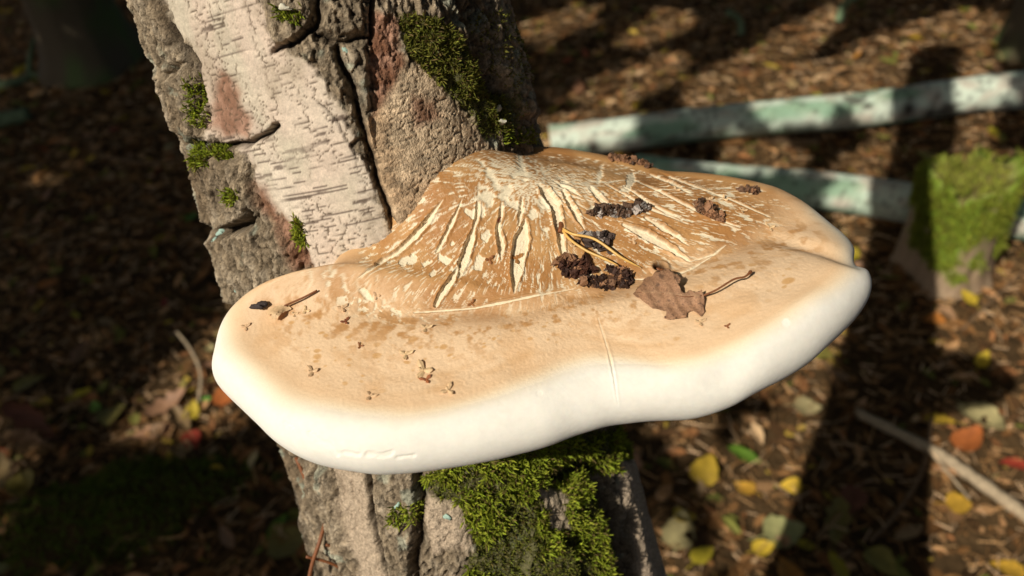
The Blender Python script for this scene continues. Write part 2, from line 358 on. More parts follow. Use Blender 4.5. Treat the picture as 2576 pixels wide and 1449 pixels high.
# moss on the trunk
def shoots(P, N, length, cbase, ctip, up=A([0, 0, 1.]), wr=.12, droop=.5):
    n = len(P); L_ = length*rng.uniform(.5, 1.35, n)[:, None]
    d = N*rng.uniform(.3, 1., n)[:, None]+rng.normal(0, .5, (n, 3))+up*rng.uniform(-.35, .55, n)[:, None]*droop*2
    d /= np.linalg.norm(d, axis=1, keepdims=True)
    s = np.cross(d, rng.normal(0, 1, (n, 3))); s /= np.linalg.norm(s, axis=1, keepdims=True); b = np.cross(d, s)
    bend = rng.normal(0, .35, (n, 3))*L_
    p0 = P-N*.0006; p1 = P+d*L_*.5+bend*.2; p2 = P+d*L_+bend*.7
    V, Cc, F = [], [], []
    tone = rng.uniform(.55, 1.3, n)[:, None]; hue = rng.uniform(0, 1, n)[:, None]
    ct = (ctip[0]*(1-hue)+ctip[1]*hue)*tone; br_ = rng.random(n)[:, None] < .16; ct = np.where(br_, A([.26, .17, .07])*tone, ct); cb = cbase*tone
    for k, e in enumerate((s, b)):
        wv = e*L_*wr
        V += [p0-wv*.5, p0+wv*.5, p1-wv, p1+wv, p2]; Cc += [cb, cb, (cb+ct)*.5, (cb+ct)*.5, ct]
        o = k*5*n; i = np.arange(n)
        F += [np.stack([o+i, o+n+i, o+3*n+i], 1), np.stack([o+i, o+3*n+i, o+2*n+i], 1), np.stack([o+2*n+i, o+3*n+i, o+4*n+i], 1)]
    return np.concatenate(V), np.concatenate(F), np.concatenate(Cc)
Pf = TP.reshape(-1, 3); Nf = TN.reshape(-1, 3); pxf, pyf = px.reshape(-1), py.reshape(-1)
facing = ((CAM-Pf)*Nf).sum(1) > 0
dens = (fbm(arc*75, LL*75, o=3, seed=91)).reshape(-1); palef = np.maximum(pale if not np.isscalar(pale) else 0*px, 0).reshape(-1); furf = furm.reshape(-1)
n1f, n2f = n1.reshape(-1), n2.reshape(-1)
for k, (p, num, ln) in enumerate(MOSSP):
    cand = np.nonzero(inpoly(pxf+10*n1.reshape(-1), pyf+10*n2.reshape(-1), p) & facing & (dens > ((.0 if k == 0 else .03) if k < 2 else -.4)) & (palef < .5) & (furf < (.55 if k == 0 else 2)))[0]
    if len(cand) < 5: continue
    s = rng.choice(cand, min(int(num*(.62 if k < 2 else .8)), len(cand)*3)); P = Pf[s]+rng.normal(0, .0004, (len(s), 3))
    if k in (1, 11): v, f, c = shoots(P, Nf[s], ln, A([.10, .085, .02]), (A([.36, .32, .06]), A([.30, .36, .05])))
    else: v, f, c = shoots(P, Nf[s], ln, A([.13, .15, .018]), (A([.60, .62, .07]), A([.40, .54, .04])))
    if k in (0, 1):
        thin = np.nonzero(inpoly(pxf+26*n1f, pyf+26*n2f, p) & facing & (dens > -.55) & (palef < .6))[0]; s = rng.choice(thin, int(num*.55)); P = Pf[s]+rng.normal(0, .0004, (len(s), 3))
        v2, f2, c2 = shoots(P, Nf[s], ln*.5, A([.11, .11, .02]), (A([.40, .38, .07]), A([.30, .38, .05]))); v, f, c = np.concatenate([v, v2]), np.concatenate([f, f2+len(v)]), np.concatenate([c, c2])
    tag(mesh('moss', v-A(tree.location), f, M['moss'], tree, c), kind='stuff')
# lichen flecks on the bark
def on(Pg, Ng, pxg, pyg, x, y, mask=None):
    d = (pxg-x)**2+(pyg-y)**2
    if mask is not None: d = np.where(mask, d, 1e9)
    i = int(np.argmin(d)); return Pg[i], Ng[i]
def blob(P, N, size, flat=.4, n=14, seed=0):
    t = np.linspace(0, math.pi, n//2+2); f = np.linspace(0, 2*math.pi, n, endpoint=False)
    V = []; r = np.random.default_rng(seed)
    Nn = Vector(N); q = Nn.to_track_quat('Z', 'Y').to_matrix()
    ph = r.uniform(0, 6, 4)
    for a in t:
        for b in f:
            k = 1+.28*math.sin(2*b+ph[0]+a)+.2*math.sin(3*b+ph[1])+.16*math.sin(5*b+3*a+ph[2])
            v = Vector((size[0]*math.sin(a)*math.cos(b)*k, size[1]*math.sin(a)*math.sin(b)*k, size[2]*math.cos(a)))
            V.append(Vector(P)+q@v)
    F = gridfaces(len(t), n); m = n
    W = np.array([[i*m+m-1, i*m, (i+1)*m, (i+1)*m+m-1] for i in range(len(t)-1)])
    return np.array([tuple(v) for v in V]), np.concatenate([F, W])
for k, (x, y, s) in enumerate([(541, 588, .0024), (548, 600, .002), (870, 128, .0016), (606, 728, .0015), (1122, 1298, .0022), (1005, 1262, .0018)]):
    P, N = on(Pf, Nf, pxf, pyf, x, y, facing); v, f = blob(P, N, (s, s*.8, .0008), seed=k)
    mesh('lichen', v-A(tree.location), f, M['litter'], core, np.ones((len(v), 3))*A([.36, .50, .42]))
for k, (x, y) in enumerate([(725, 10), (1253, 273), (1255, 300)]):
    P, N = on(Pf, Nf, pxf, pyf, x, y, facing); v, f = blob(P+N*.0025, N, (.0022, .0014, .0008), seed=20+k)
    mesh('bark_flake', v-A(tree.location), f, M['litter'], core, np.ones((len(v), 3))*A([.7, .66, .52]))

# ------------------------------------------------------------------ bracket fungus
RIM = [(0.2, 0.1328, 0.783), (5.7, 0.1365, 0.780), (11.4, 0.1377, 0.777), (18.2, 0.1374, 0.778), (25.0, 0.1331, 0.778), (32.4, 0.1246, 0.778), (48.3, 0.1098, 0.775), (64.4, 0.1109, 0.777), (81.0, 0.1154, 0.78), (95.9, 0.1176, 0.782), (111.4, 0.1149, 0.784), (127.6, 0.1098, 0.788), (148.0, 0.105, 0.787), (158.0, 0.096, 0.786), (164, 0.096, 0.790), (166.5, 0.103, 0.7945), (168.2, 0.1128, 0.795), (170.8, 0.1267, 0.793), (173.0, 0.1356, 0.788), (176.0, 0.1393, 0.784), (177.9, 0.1387, 0.782), (182.4, 0.1403, 0.78), (185.7, 0.1354, 0.779), (188.4, 0.1306, 0.778), (193.9, 0.1235, 0.777), (201.1, 0.1169, 0.776), (206.8, 0.11, 0.775), (213.1, 0.1012, 0.775), (220.6, 0.0918, 0.775), (227.5, 0.0819, 0.775), (238.0, 0.0713, 0.775), (251.6, 0.0622, 0.775), (273.3, 0.0546, 0.775), (290.8, 0.055, 0.775), (305.0, 0.0631, 0.775), (313.8, 0.0739, 0.775), (319.6, 0.0838, 0.777), (325.5, 0.0893, 0.779), (331.1, 0.0969, 0.781), (336.3, 0.1054, 0.783), (341.7, 0.1137, 0.786), (348.4, 0.1253, 0.787), (352.5, 0.1308, 0.788)]
CRE = [(0, .118), (30, .095), (60, .07), (90, .06), (150, .09), (185, .105), (201.6, .0947), (216.9, .0804), (236.5, .0636), (275.7, .0534), (305.1, .0588), (322.7, .0708), (338.8, .0937), (347, .108)]
QX, QY, KX, KY, ZK = .012, .238, .017, .288, .8015+.35
EA, EB = .016, .014
def pint(deg, tab, c):
    t = A([r[0] for r in tab]); v = A([r[c] for r in tab]); return np.interp(deg % 360, np.concatenate([t-360, t, t+360]), np.tile(v, 3))
def smoothp(v, k):
    ker = np.hanning(2*k+3)[1:-1]; ker /= ker.sum(); return np.convolve(np.concatenate([v[-k:], v, v[:k]]), ker, 'valid')
fine_deg = np.arange(0, 360, .25)
Rf = smoothp(pint(fine_deg, RIM, 1), 15); Zf = smoothp(pint(fine_deg, RIM, 2), 16)+.35
fm = smooth(214, 226, fine_deg)*smooth(330, 318, fine_deg); Rf = Rf*(1-fm)+smoothp(pint(fine_deg, RIM, 1), 44)*fm
dens_phi = np.where((fine_deg > 118) | (fine_deg < 55), 1.0, .3)*Rf**.5
cum = np.cumsum(dens_phi); cum = cum/cum[-1]
NPH = 1150
phi = np.interp(np.arange(NPH)/NPH, np.concatenate([[0], cum]), np.concatenate([fine_deg, [360]]))
R_ = np.interp(phi, np.append(fine_deg, 360), np.append(Rf, Rf[0]))[:, None]; ZT = np.interp(phi, np.append(fine_deg, 360), np.append(Zf, Zf[0]))[:, None]
NT_, NR, NU = 305, 80, 20
qt = np.linspace(1e-5, 1, NT_)[None, :]**.8
al = np.linspace(0, math.pi, NR+1)[1:][None, :]
qu = np.linspace(1, .01, NU+1)[1:][None, :]
co, si = np.cos(np.radians(phi))[:, None], np.sin(np.radians(phi))[:, None]
def rough_top(x, y, q, zt):
    dk = np.hypot(x-KX, y-KY); fk = np.degrees(np.arctan2(y-KY, x-KX)); rc = pint(fk, CRE, 1)
    X_ = dk/rc; X_ = X_/1.10; m1 = np.clip(1-X_, 0, 1); h = .40*(.5-.5*np.cos(math.pi*m1))+.60*m1**1.35
    zc = .7785+.35
    base = zc+(zt-zc)*q**2
    z = np.maximum(base, base+(ZK-zc-.004)*h*(1-.35*smooth(.75, 1, q)*(y > .26)))
    z = z+.0162*np.exp(-(((x+.020)/.034)**2+((y-.303)/.030)**2))
    z = z+.0045*np.exp(-(((x+.036)/.022)**2+((y-.285)/.022)**2))
    X_ = X_*1.10; pl = np.clip((X_-1)/.5, 0, 1)
    return z+.0012*np.sin(math.pi*pl)*(1-q**6)*(X_ > 1)-.0009*np.exp(-((X_-1)/.08)**2), X_, fk, dk
rho_t = qt*(R_-EA); xt, yt = QX+rho_t*co, QY+rho_t*si
zt_, XK, FK, DK = rough_top(xt, yt, np.broadcast_to(qt, xt.shape), ZT)
ze = zt_[:, -1:]
rr_ = R_-EA+EA*np.sin(al); zr_ = ze-EB+EB*np.cos(al)
ru_ = qu*(R_-EA); zu_ = (ze-2*EB)*qu**.7+(.745+.35)*(1-qu**.7)
rho = np.concatenate([rho_t, rr_, ru_], 1); zz = np.concatenate([zt_, zr_, zu_], 1)
fx, fy = QX+rho*co, QY+rho*si
FP = np.stack([fx, fy, zz], -1)
kind = np.concatenate([np.zeros(NT_), np.ones(NR), np.full(NU, 2)])[None, :]*np.ones((NPH, 1))
ALP = np.concatenate([np.zeros((NPH, NT_)), np.broadcast_to(al, (NPH, NR)), np.full((NPH, NU), math.pi)], 1)
# soften creases of the base form
for _ in range(6):
    S = FP[:, :NT_+NR, 2]; a_ = S.copy(); a_[:, 1:-1] = .25*S[:, :-2]+.5*S[:, 1:-1]+.25*S[:, 2:]
    a_ = .25*np.roll(a_, 1, 0)+.5*a_+.25*np.roll(a_, -1, 0); FP[:, 3:NT_+NR-3, 2] = a_[:, 3:-3]
FN = gridnormals(FP, True)
if FN[:, :NT_, 2].mean() < 0: FN = -FN
FN[:, :2] = FN[:, 2:3].mean(0); fpx, fpy = proj(FP)
topm = (kind < 1.5)
dk = np.hypot(fx-KX, fy-KY); fk = np.degrees(np.arctan2(fy-KY, fx-KX)); XKf = dk/pint(fk, CRE, 1)
edge = np.where(kind == 0, (R_-EA)-rho+EA*1.25, np.where(kind == 1, EA*1.25*(1-ALP/(math.pi/2)), -1))   # distance in from the outer edge along the skin
ca, cb_ = fx*100, fy*100
n1 = fbm(fx*120, fy*120, FP[..., 2]*120, o=4, seed=101); n2 = fbm(fx*120, fy*120, FP[..., 2]*120, o=4, seed=111)
# large undulation and dents
lump = .0014*(.45+.55*smooth(.012, .034, edge))*fbm(fx*28, fy*28, FP[..., 2]*28, o=3, seed=121)
d_, _ = linedist(fpx, fpy, [(2170, 657), (2060, 622), (1960, 602), (1880, 598)]); groove = np.exp(-(d_/16)**2)*smooth(1850, 2050, fpx)*(kind < 1.2)
dent = np.exp(-(((fpx-1825)/75)**2+((fpy-945)/60)**2))*(kind < 1.2)
fdis = lump-.003*groove-.003*dent
# torn skin: (centre line, half widths) in the cap's own surface, edges ragged
def cr(l): return [(894.4+x*.3721, 319.4+y*.3721) for x, y in l]
TEARS = [(cr([(1150, 620), (1125, 760), (1100, 880), (1085, 980), (1075, 1125)]), [3, 20, 18, 15, 1]), (cr([(1245, 390), (1290, 440), (1350, 520), (1370, 620), (1388, 730), (1402, 860)]), [3, 13, 12, 11, 10, 5]), (cr([(1130, 480), (1120, 570), (1105, 665)]), [3, 6, 2]), (cr([(990, 510), (985, 600), (960, 680), (985, 790), (985, 905)]), [2, 5, 5, 10, 1]),
         (cr([(800, 700), (765, 800), (720, 930), (700, 1015)]), [4, 11, 10, 2]), (cr([(690, 955), (640, 1050), (580, 1130), (540, 1205)]), [3, 9, 7, 5]), (cr([(830, 510), (820, 620), (800, 690)]), [3, 6, 3]), (cr([(720, 490), (655, 640), (595, 760), (545, 845)]), [1, 5, 5, 2]), (cr([(590, 490), (490, 620), (390, 740), (290, 840), (150, 930), (20, 1020)]), [1, 7, 8, 6, 5, 1]),
         (cr([(1410, 430), (1450, 520), (1500, 600), (1550, 685)]), [5, 8, 7, 1]), (cr([(1590, 410), (1650, 480), (1712, 525)]), [3, 7, 2]), (cr([(1810, 400), (1960, 500), (2100, 580), (2210, 622)]), [1, 3, 3, 1]), (cr([(1900, 370), (2060, 440), (2200, 520), (2400, 605), (2600, 680)]), [1, 3, 3, 3, 1]), (cr([(1990, 325), (2130, 385), (2260, 450)]), [1.5, 5, 1.5]),
         (cr([(1810, 660), (1960, 725), (2100, 800), (2265, 905)]), [3, 12, 11, 1]), (cr([(1960, 615), (2080, 680), (2170, 730), (2255, 795)]), [3, 7, 5, 1]), (cr([(2050, 310), (2250, 390), (2420, 450)]), [1, 3, 1]), (cr([(1690, 380), (1850, 480), (2000, 560), (2250, 650)]), [1, 2.5, 2.5, 1]),
         ([(1505, 800), (1530, 880), (1538, 915), (1545, 950), (1555, 1022)], [.6, 1.4, 2.2, 1.8, .6]), (cr([(395, 1255), (600, 1240), (800, 1225), (950, 1196), (1200, 1143), (1480, 1095)]), [1, 3, 1.5, 3.5, 2.5, .5]), (cr([(2400, 440), (2600, 520), (2800, 610)]), [1, 2, 1]), (cr([(1330, 350), (1450, 420), (1530, 470)]), [1, 4, 1]), (cr([(2260, 905), (2420, 860), (2500, 800)]), [1, 3, 1]), (cr([(1870, 1030), (2050, 1030), (2250, 960), (2450, 850)]), [1, 3, 3, 1])]
BLOT = [(895, 480, 70, 38), (840, 560, 40, 60), (1290, 500, 55, 45), (1050, 515, 50, 16), (830, 920, 34, 45), (600, 885, 62, 32), (480, 915, 30, 45), (385, 890, 26, 42), (320, 905, 18, 40), (885, 735, 24, 45), (1205, 580, 26, 34), (1290, 690, 20, 14), (520, 990, 26, 50), (1010, 450, 25, 60), (1090, 310, 22, 55), (780, 590, 40, 22), (650, 790, 18, 30), (1600, 550, 34, 18), (1400, 390, 40, 20), (1850, 375, 70, 30), (1110, 210, 110, 18), (70, 1140, 60, 30), (1650, 330, 60, 14), (930, 350, 100, 20)]
tear = np.zeros(fpx.shape); tdep = np.zeros(fpx.shape); tid = np.full(fpx.shape, -1); lip = np.zeros(fpx.shape)
rag = 2.8*fbm(fx*420, fy*500, o=3, seed=131)
for k, (pts, wd) in enumerate(TEARS):
    xs, ys = A(pts).T; box = (fpx > xs.min()-40) & (fpx < xs.max()+40) & (fpy > ys.min()-40) & (fpy < ys.max()+40) & (kind < 1.5)
    d, lw = linedist(fpx[box], fpy[box], pts, wd); e = lw+rag[box]*np.minimum(1, lw/5)-d
    tear[box] = np.maximum(tear[box], smooth(-1.2, 1.2, e)); t = tid[box]; t[e > 0] = k; tid[box] = t
    tdep[box] = np.maximum(tdep[box], smooth(-1.2, 1.2, e)*np.minimum(1, lw/9))
    lip[box] = np.maximum(lip[box], np.exp(-((e+2.5)/3)**2)*np.minimum(1, lw/8))
blot = np.zeros(fpx.shape)
for k, (x, y, a_, b_) in enumerate(BLOT):
    (x, y), = cr([(x, y)]); sx, sy = a_*.372, b_*.372
    dx, dy = x-1335, y-390; L_ = math.hypot(dx, dy); ux, uy = dx/L_, dy/L_
    if a_ > b_: ux, uy = uy, -ux
    big, sml = max(sx, sy), min(sx, sy)
    u_ = (fpx-x)*ux+(fpy-y)*uy; v_ = -(fpx-x)*uy+(fpy-y)*ux
    blot = np.maximum(blot, smooth(1.1, .9, np.sqrt((u_/big)**2+(v_/sml)**2)+.7*n1+.28*rag+.5*n2)*(kind < .5))
rads = np.radians(fk)
rs = np.stack([np.cos(rads), np.sin(rads)], -1)
fleck_n = fbm(rs[..., 0]*38, rs[..., 1]*38, dk*210, o=4, seed=141, g=.6)
hump = smooth(1.12, .8, XKf)*(kind < .5)
ft = .25-.34*smooth(.40, .05, XKf)
fleck = smooth(ft, ft+.09, fleck_n)*hump
netn = fbm(fx*900, fy*900, FP[..., 2]*500, o=3, seed=151)
fleck = np.maximum(fleck, smooth(.04, .2, netn+.3*fleck_n)*smooth(.42, .16, XKf)*(kind < .5)*.9)
fine_str = fbm(rs[..., 0]*150, rs[..., 1]*150, dk*260, o=3, seed=161)
fleck = np.maximum(fleck, smooth(.28, .42, fine_str+.1*n1)*hump*smooth(.25, .6, XKf)*.8)
crease_b = np.exp(-((XKf-1.02)/.07)**2)*(kind < .5)
fleck = np.maximum(fleck, smooth(.12, .3, fbm(fx*600, fy*600, o=3, seed=171))*crease_b*smooth(1250, 1000, fpx))
flesh = np.maximum(np.maximum(tear, blot), fleck)
hole = np.hypot((fpx-1660)/17, (fpy-672)/11)
fdis += -.0017*tdep-.00045*blot-.00022*fleck+.0008*lip*(1-tear)+.0003*n1*hump*smooth(.012, .03, edge)
fdis += .0012*np.exp(-((hole-1.25)/.35)**2)-.0035*smooth(1.05, .55, hole)
# fine wrinkles on the skin, peeled flakes on the pale rim
fdis += .00012*fbm(fx*900, fy*900, FP[..., 2]*900, o=2, seed=181)*(.25+.75*smooth(.012, .034, edge))*(kind < 1.5)
FLK = [([(778, 1092), (800, 1108), (830, 1118), (852, 1140)], 6), ([(925, 1142), (960, 1146), (985, 1140)], 7), ([(865, 1135), (905, 1142)], 4), ([(715, 1062), (735, 1075)], 3), ([(1000, 1152), (1040, 1146)], 3), ([(1955, 970), (1985, 952), (2015, 935)], 4)]
flk = np.zeros(fpx.shape)
for pts, wd in FLK:
    d, _ = linedist(fpx+7*n1, fpy+7*n2, pts); flk = np.maximum(flk, smooth(wd+1, wd-1, d+3*n1)*(kind < 1.5))
fdis -= .0004*flk
spotw = np.hypot((fpx-1978)/10, (fpy-812)/11)+.5*n1; spotw = np.minimum(spotw, np.hypot((fpx-1357)/8, (fpy-990)/8)+.4*n1)
spw = smooth(1.1, .9, spotw)*(kind < 1.5); fdis -= .0001*spw
# colour of the skin itself
O3 = np.ones(fpx.shape+(3,))
C_h = A([.40, .19, .062]); C_h2 = A([.52, .285, .11]); C_p = A([.76, .54, .335]); C_p2 = A([.58, .33, .13]); C_w = A([.82, .785, .70])
big = fbm(fx*40, fy*40, o=4, seed=191)
fc = mixc(C_h*O3, C_h2*O3, smooth(-.35, .45, big+.5*n1))
fc = mixc(fc, C_p*O3, smooth(.78, 1.22, XKf+.16*big))
mott = smooth(-.05, .45, fbm(fx*260, fy*260, o=4, seed=201)+.35*big)*np.exp(-((XKf-1.14)/.24)**2)
fc = mixc(fc, A([.46, .225, .07])*O3, mott*.9)
s1, s2, sid = worley(fx*170+.3*n1, fy*230+.3*n2, 23); spots = smooth(.34, .22, s1+.12*n1+.25*sid)*(sid > .35)*smooth(1.0, 1.25, XKf)*smooth(.026, .036, edge)
s1, s2, sid2 = worley(fx*80, fy*105, 29); spots = np.maximum(spots, smooth(.30, .22, s1+.14*n1+.22*sid2)*(sid2 > .45)*smooth(1.05, 1.25, XKf)*smooth(.026, .034, edge))
patch = smooth(-.25, .3, fbm(fx*55, fy*55, o=3, seed=211))
fc = mixc(fc, C_p2*O3, spots*(.3+.6*patch))
fc = mixc(fc, A([.70, .44, .23])*O3, smooth(.1, .5, fbm(fx*70+3, fy*70, o=4, seed=221))*smooth(1.05, 1.3, XKf)*.6)
band = (np.exp(-((edge-.034+.004*big)/.0030)**2)+.8*np.exp(-((edge-.046+.005*big)/.0035)**2))*smooth(-.35, .35, fbm(fx*45, fy*45, o=3, seed=241))*smooth(1.1, 1.3, XKf)
fc = mixc(fc, A([.60, .36, .17])*O3, np.clip(band, 0, 1)*.5)
wob = .0035*fbm(fx*30, fy*30, o=2, seed=231)
wband = np.interp(phi, [0, 15, 48, 167, 182, 205, 240, 290, 320, 345, 360], [.0135, .0115, -.03, .006, .0155, .0195, .0210, .0205, .0205, .0170, .0135])[:, None]
whit = smooth(wband+.0035, wband-.0060, edge+wob); cream = smooth(wband+.0075, wband-.001, edge+wob)
fringe = np.exp(-((edge+wob-wband-.006)/.006)**2)*(kind < 1.5)
fc = mixc(fc, A([.70, .47, .27])*O3, fringe*.55)
fc = mixc(fc, A([.84, .70, .49])*O3, cream*.8); fc = mixc(fc, C_w*O3, whit)
fc = mixc(fc, A([.80, .70, .50])*O3*(1+.05*n1[..., None]), flesh*(kind < .5)*(1-whit*.6)*.92)
fc = mixc(fc, A([.86, .82, .72])*O3, np.maximum(flk, spw)*.9)
fc = mixc(fc, A([.07, .035, .018])*O3, smooth(1.0, .8, hole)); fc = mixc(fc, A([.30, .17, .08])*O3, np.exp(-((hole-1.15)/.25)**2)*.7)
fc = mixc(fc, A([.80, .76, .66])*O3, smooth(1.5, 2.2, kind))
lipd = np.exp(-((tear-.35)/.16)**2)*(tear > .02); fc = mixc(fc, A([.36, .17, .06])*O3, lipd*.35*np.minimum(1, tdep*2))
FP2 = FP+FN*fdis[..., None]
# the hidden back sinks into the stem; underside pulled to a point
FN2 = gridnormals(FP2, True)
if FN2[:, :NT_, 2].mean() < 0: FN2 = -FN2
FN2[:, :2] = FN2[:, 2:3].mean(0)
fungus = empty('bracket_fungus', (.0, .29, 1.125)); FO = A([.0, .29, 1.125])
tag(fungus, 'large tan bracket fungus with torn brown skin and thick white rim, growing from the birch', 'fungus')
Vf = FP2.reshape(-1, 3)-FO; Ff = gridfaces(NPH, FP2.shape[1], True); Cf = fc.reshape(-1, 3); Nf2 = FN2.reshape(-1, 3)
f0 = Ff[:, 0]; labf = np.where(kind.reshape(-1)[f0] > 1.5, 202, np.where(whit.reshape(-1)[f0] > .5, 201, 200)); tt = tid.reshape(-1)[f0]; labf = np.where((tt >= 0) & (labf == 200), tt, labf)
ncol = FP2.shape[1]-1
for k in [*range(len(TEARS)), 201]:
    m_ = (labf == k).reshape(NPH, ncol)
    if m_.any(): labf[(m_ & ~largest(m_)).reshape(-1)] = 200
capV0 = subset('cap', Vf, Ff[labf == 200], Nf2, Cf, M['cap'], fungus)
tag(subset('rim', Vf, Ff[labf == 201], Nf2, Cf, M['rim'], fungus), 'smooth rounded white growing edge')
tag(subset('pore_surface', Vf, Ff[labf == 202], Nf2, Cf, M['flesh'], fungus), 'cream underside')
for k in range(len(TEARS)):
    f = Ff[labf == k]
    if len(f) > 8: subset('skin_tear', Vf, f, Nf2, Cf, M['flesh'], capV0)
cpos = FP2.reshape(-1, 3); cnor = Nf2; cpx, cpy = proj(cpos); cmask = (kind.reshape(-1) < 1.2) & (((CAM-cpos)*cnor).sum(1) > 0)
def cap(x, y): 
    P, N = on(cpos, cnor, cpx, cpy, x, y, cmask); return P, N

# ------------------------------------------------------------------ debris on the cap
def frame(N, toward):
    N = Vector(N).normalized(); t = Vector(toward); t = (t-N*t.dot(N)).normalized(); return t, N.cross(t), N
def crumbs(name, label, pixels, n, size, spread, base, alt, seed, high=1.0):
    r = np.random.default_rng(seed); V, F, Cc = [], [], []; off = 0
    P0, _ = cap(*pixels[0])
    for i in range(n):
        k = r.integers(len(pixels)-1) if len(pixels) > 1 else 0; t = r.random()
        x = pixels[k][0]*(1-t)+pixels[min(k+1, len(pixels)-1)][0]*t+r.normal(0, spread*1.5); y = pixels[k][1]*(1-t)+pixels[min(k+1, len(pixels)-1)][1]*t+r.normal(0, spread*1.0)
        P, N = cap(x, y); s = size*r.uniform(.3, 1.5)*(1 if i > n*.25 else 1.5)
        v, f = blob(P+N*s*(.2+r.random()*.5*high), N+r.normal(0, .4, 3), (s*r.uniform(.7, 1.5), s*r.uniform(.6, 1.1), s*.75), n=8, seed=seed*100+i)
        V.append(v+r.normal(0, s*.30, v.shape)); F.append(f+off); off += len(v)
        c = (alt if r.random() < .22 else base)*r.uniform(.5, 1.5); Cc.append(np.ones((len(v), 3))*c)
    o = mesh(name, np.concatenate(V)-P0, np.concatenate(F), M['dirt'], None, np.concatenate(Cc), False); o.location = P0
    return tag(o, label, 'debris', 'crumbs of dark debris on the fungus cap')
DB, GR, CH = A([.10, .055, .032]), A([.38, .33, .29]), A([.28, .14, .07])
crumbs('debris_clump', 'flat dark debris clump with grey specks across the upper torn skin', [(1495, 537), (1530, 530), (1570, 540), (1600, 522), (1622, 520)], 133, 0.0011, 5, DB, GR, 1)
crumbs('debris_clump', 'grey-brown fuzzy debris clump beside the crossing pine needles', [(1465, 615), (1490, 600), (1515, 600), (1510, 620), (1535, 598)], 114, 0.0011, 5, A([.09, .06, .048]), GR*.8, 2)
crumbs('debris_clump', 'glossy reddish-brown debris clump under the base of the pine needles', [(1412, 668), (1440, 655), (1455, 680), (1480, 670), (1425, 690)], 152, 0.0011, 6, A([.07, .025, .013]), CH, 3, 1.4)
crumbs('debris_clump', 'black-brown curved debris clump touching the fallen oak leaf', [(1465, 712), (1500, 712), (1540, 718), (1575, 715), (1560, 690), (1530, 680)], 180, 0.0011, 5, A([.05, .022, .013]), CH, 4, 1.3)
crumbs('debris_clump', 'upright brown crumb of debris with a dark tail on the right slope', [(1755, 510), (1758, 525), (1770, 530), (1790, 538), (1808, 548)], 85, 0.0009, 3, CH*.9, DB, 5, 2.2)
crumbs('debris_clump', 'small dark debris lump lying on the back lobe of the cap', [(1870, 478), (1890, 482), (1905, 484)], 49, 0.0009, 3, DB*1.3, CH, 6, 1.8)
crumbs('debris_clump', 'row of brown crumbs along the far edge of the hump', [(1535, 398), (1575, 404), (1605, 409), (1632, 420)], 95, 0.0009, 3, CH*.8, DB, 7, 1.5)
def thing_mesh(name, P0, V, F, m, parent=None, sm=True): return mesh(name, A(V)-A(P0), F, m, parent, None, sm)
# black seed-like lump, its long side along the cap
P, N = cap(655, 770); v, f = blob(P+N*.0012, N, (.0036, .0016, .0014), seed=5, n=18)
o = mesh('bark_crumb', v-P, f, M['dirt'], None, np.ones((len(v), 3))*A([.045, .03, .028]), True); o.location = P; tag(o, 'single smooth black crumb near the left edge of the cap', 'debris')
# two pine needles from one base
def lifted(pts, hs): return [Vector(cap(x, y)[0])+Vector(cap(x, y)[1])*h for (x, y), h in zip(pts, hs)]
nd = empty('pine_needles', tuple(cap(1414, 573)[0])); NO = A(nd.location); tag(nd, 'pair of yellow pine needles joined at the base, lying across the cap', 'needles')
for pts, hs in ((cr([(1395, 680), (1440, 785), (1540, 862), (1650, 922), (1765, 978)]), [.001, .003, .004, .0045, .004]), (cr([(1395, 680), (1455, 752), (1600, 822), (1800, 910), (1930, 960)]), [.001, .0035, .005, .0035, .001])):
    s_ = spline(lifted(pts, hs), 26); V, F = tubes([(s_, [.00058*(1 if i < 20 else (26-i)/6+.05) for i in range(26)])], 8); mesh('needle', A([tuple(v) for v in V])-NO, F, M['needle'], nd)
V, F = tubes([(spline(lifted(cr([(1380, 655), (1392, 680), (1405, 705)]), [.0008, .0012, .002]), 6), [.0007, .001, .0011, .0012, .0011, .0009])], 8); mesh('sheath', A([tuple(v) for v in V])-NO, F, M['stalk'], nd)
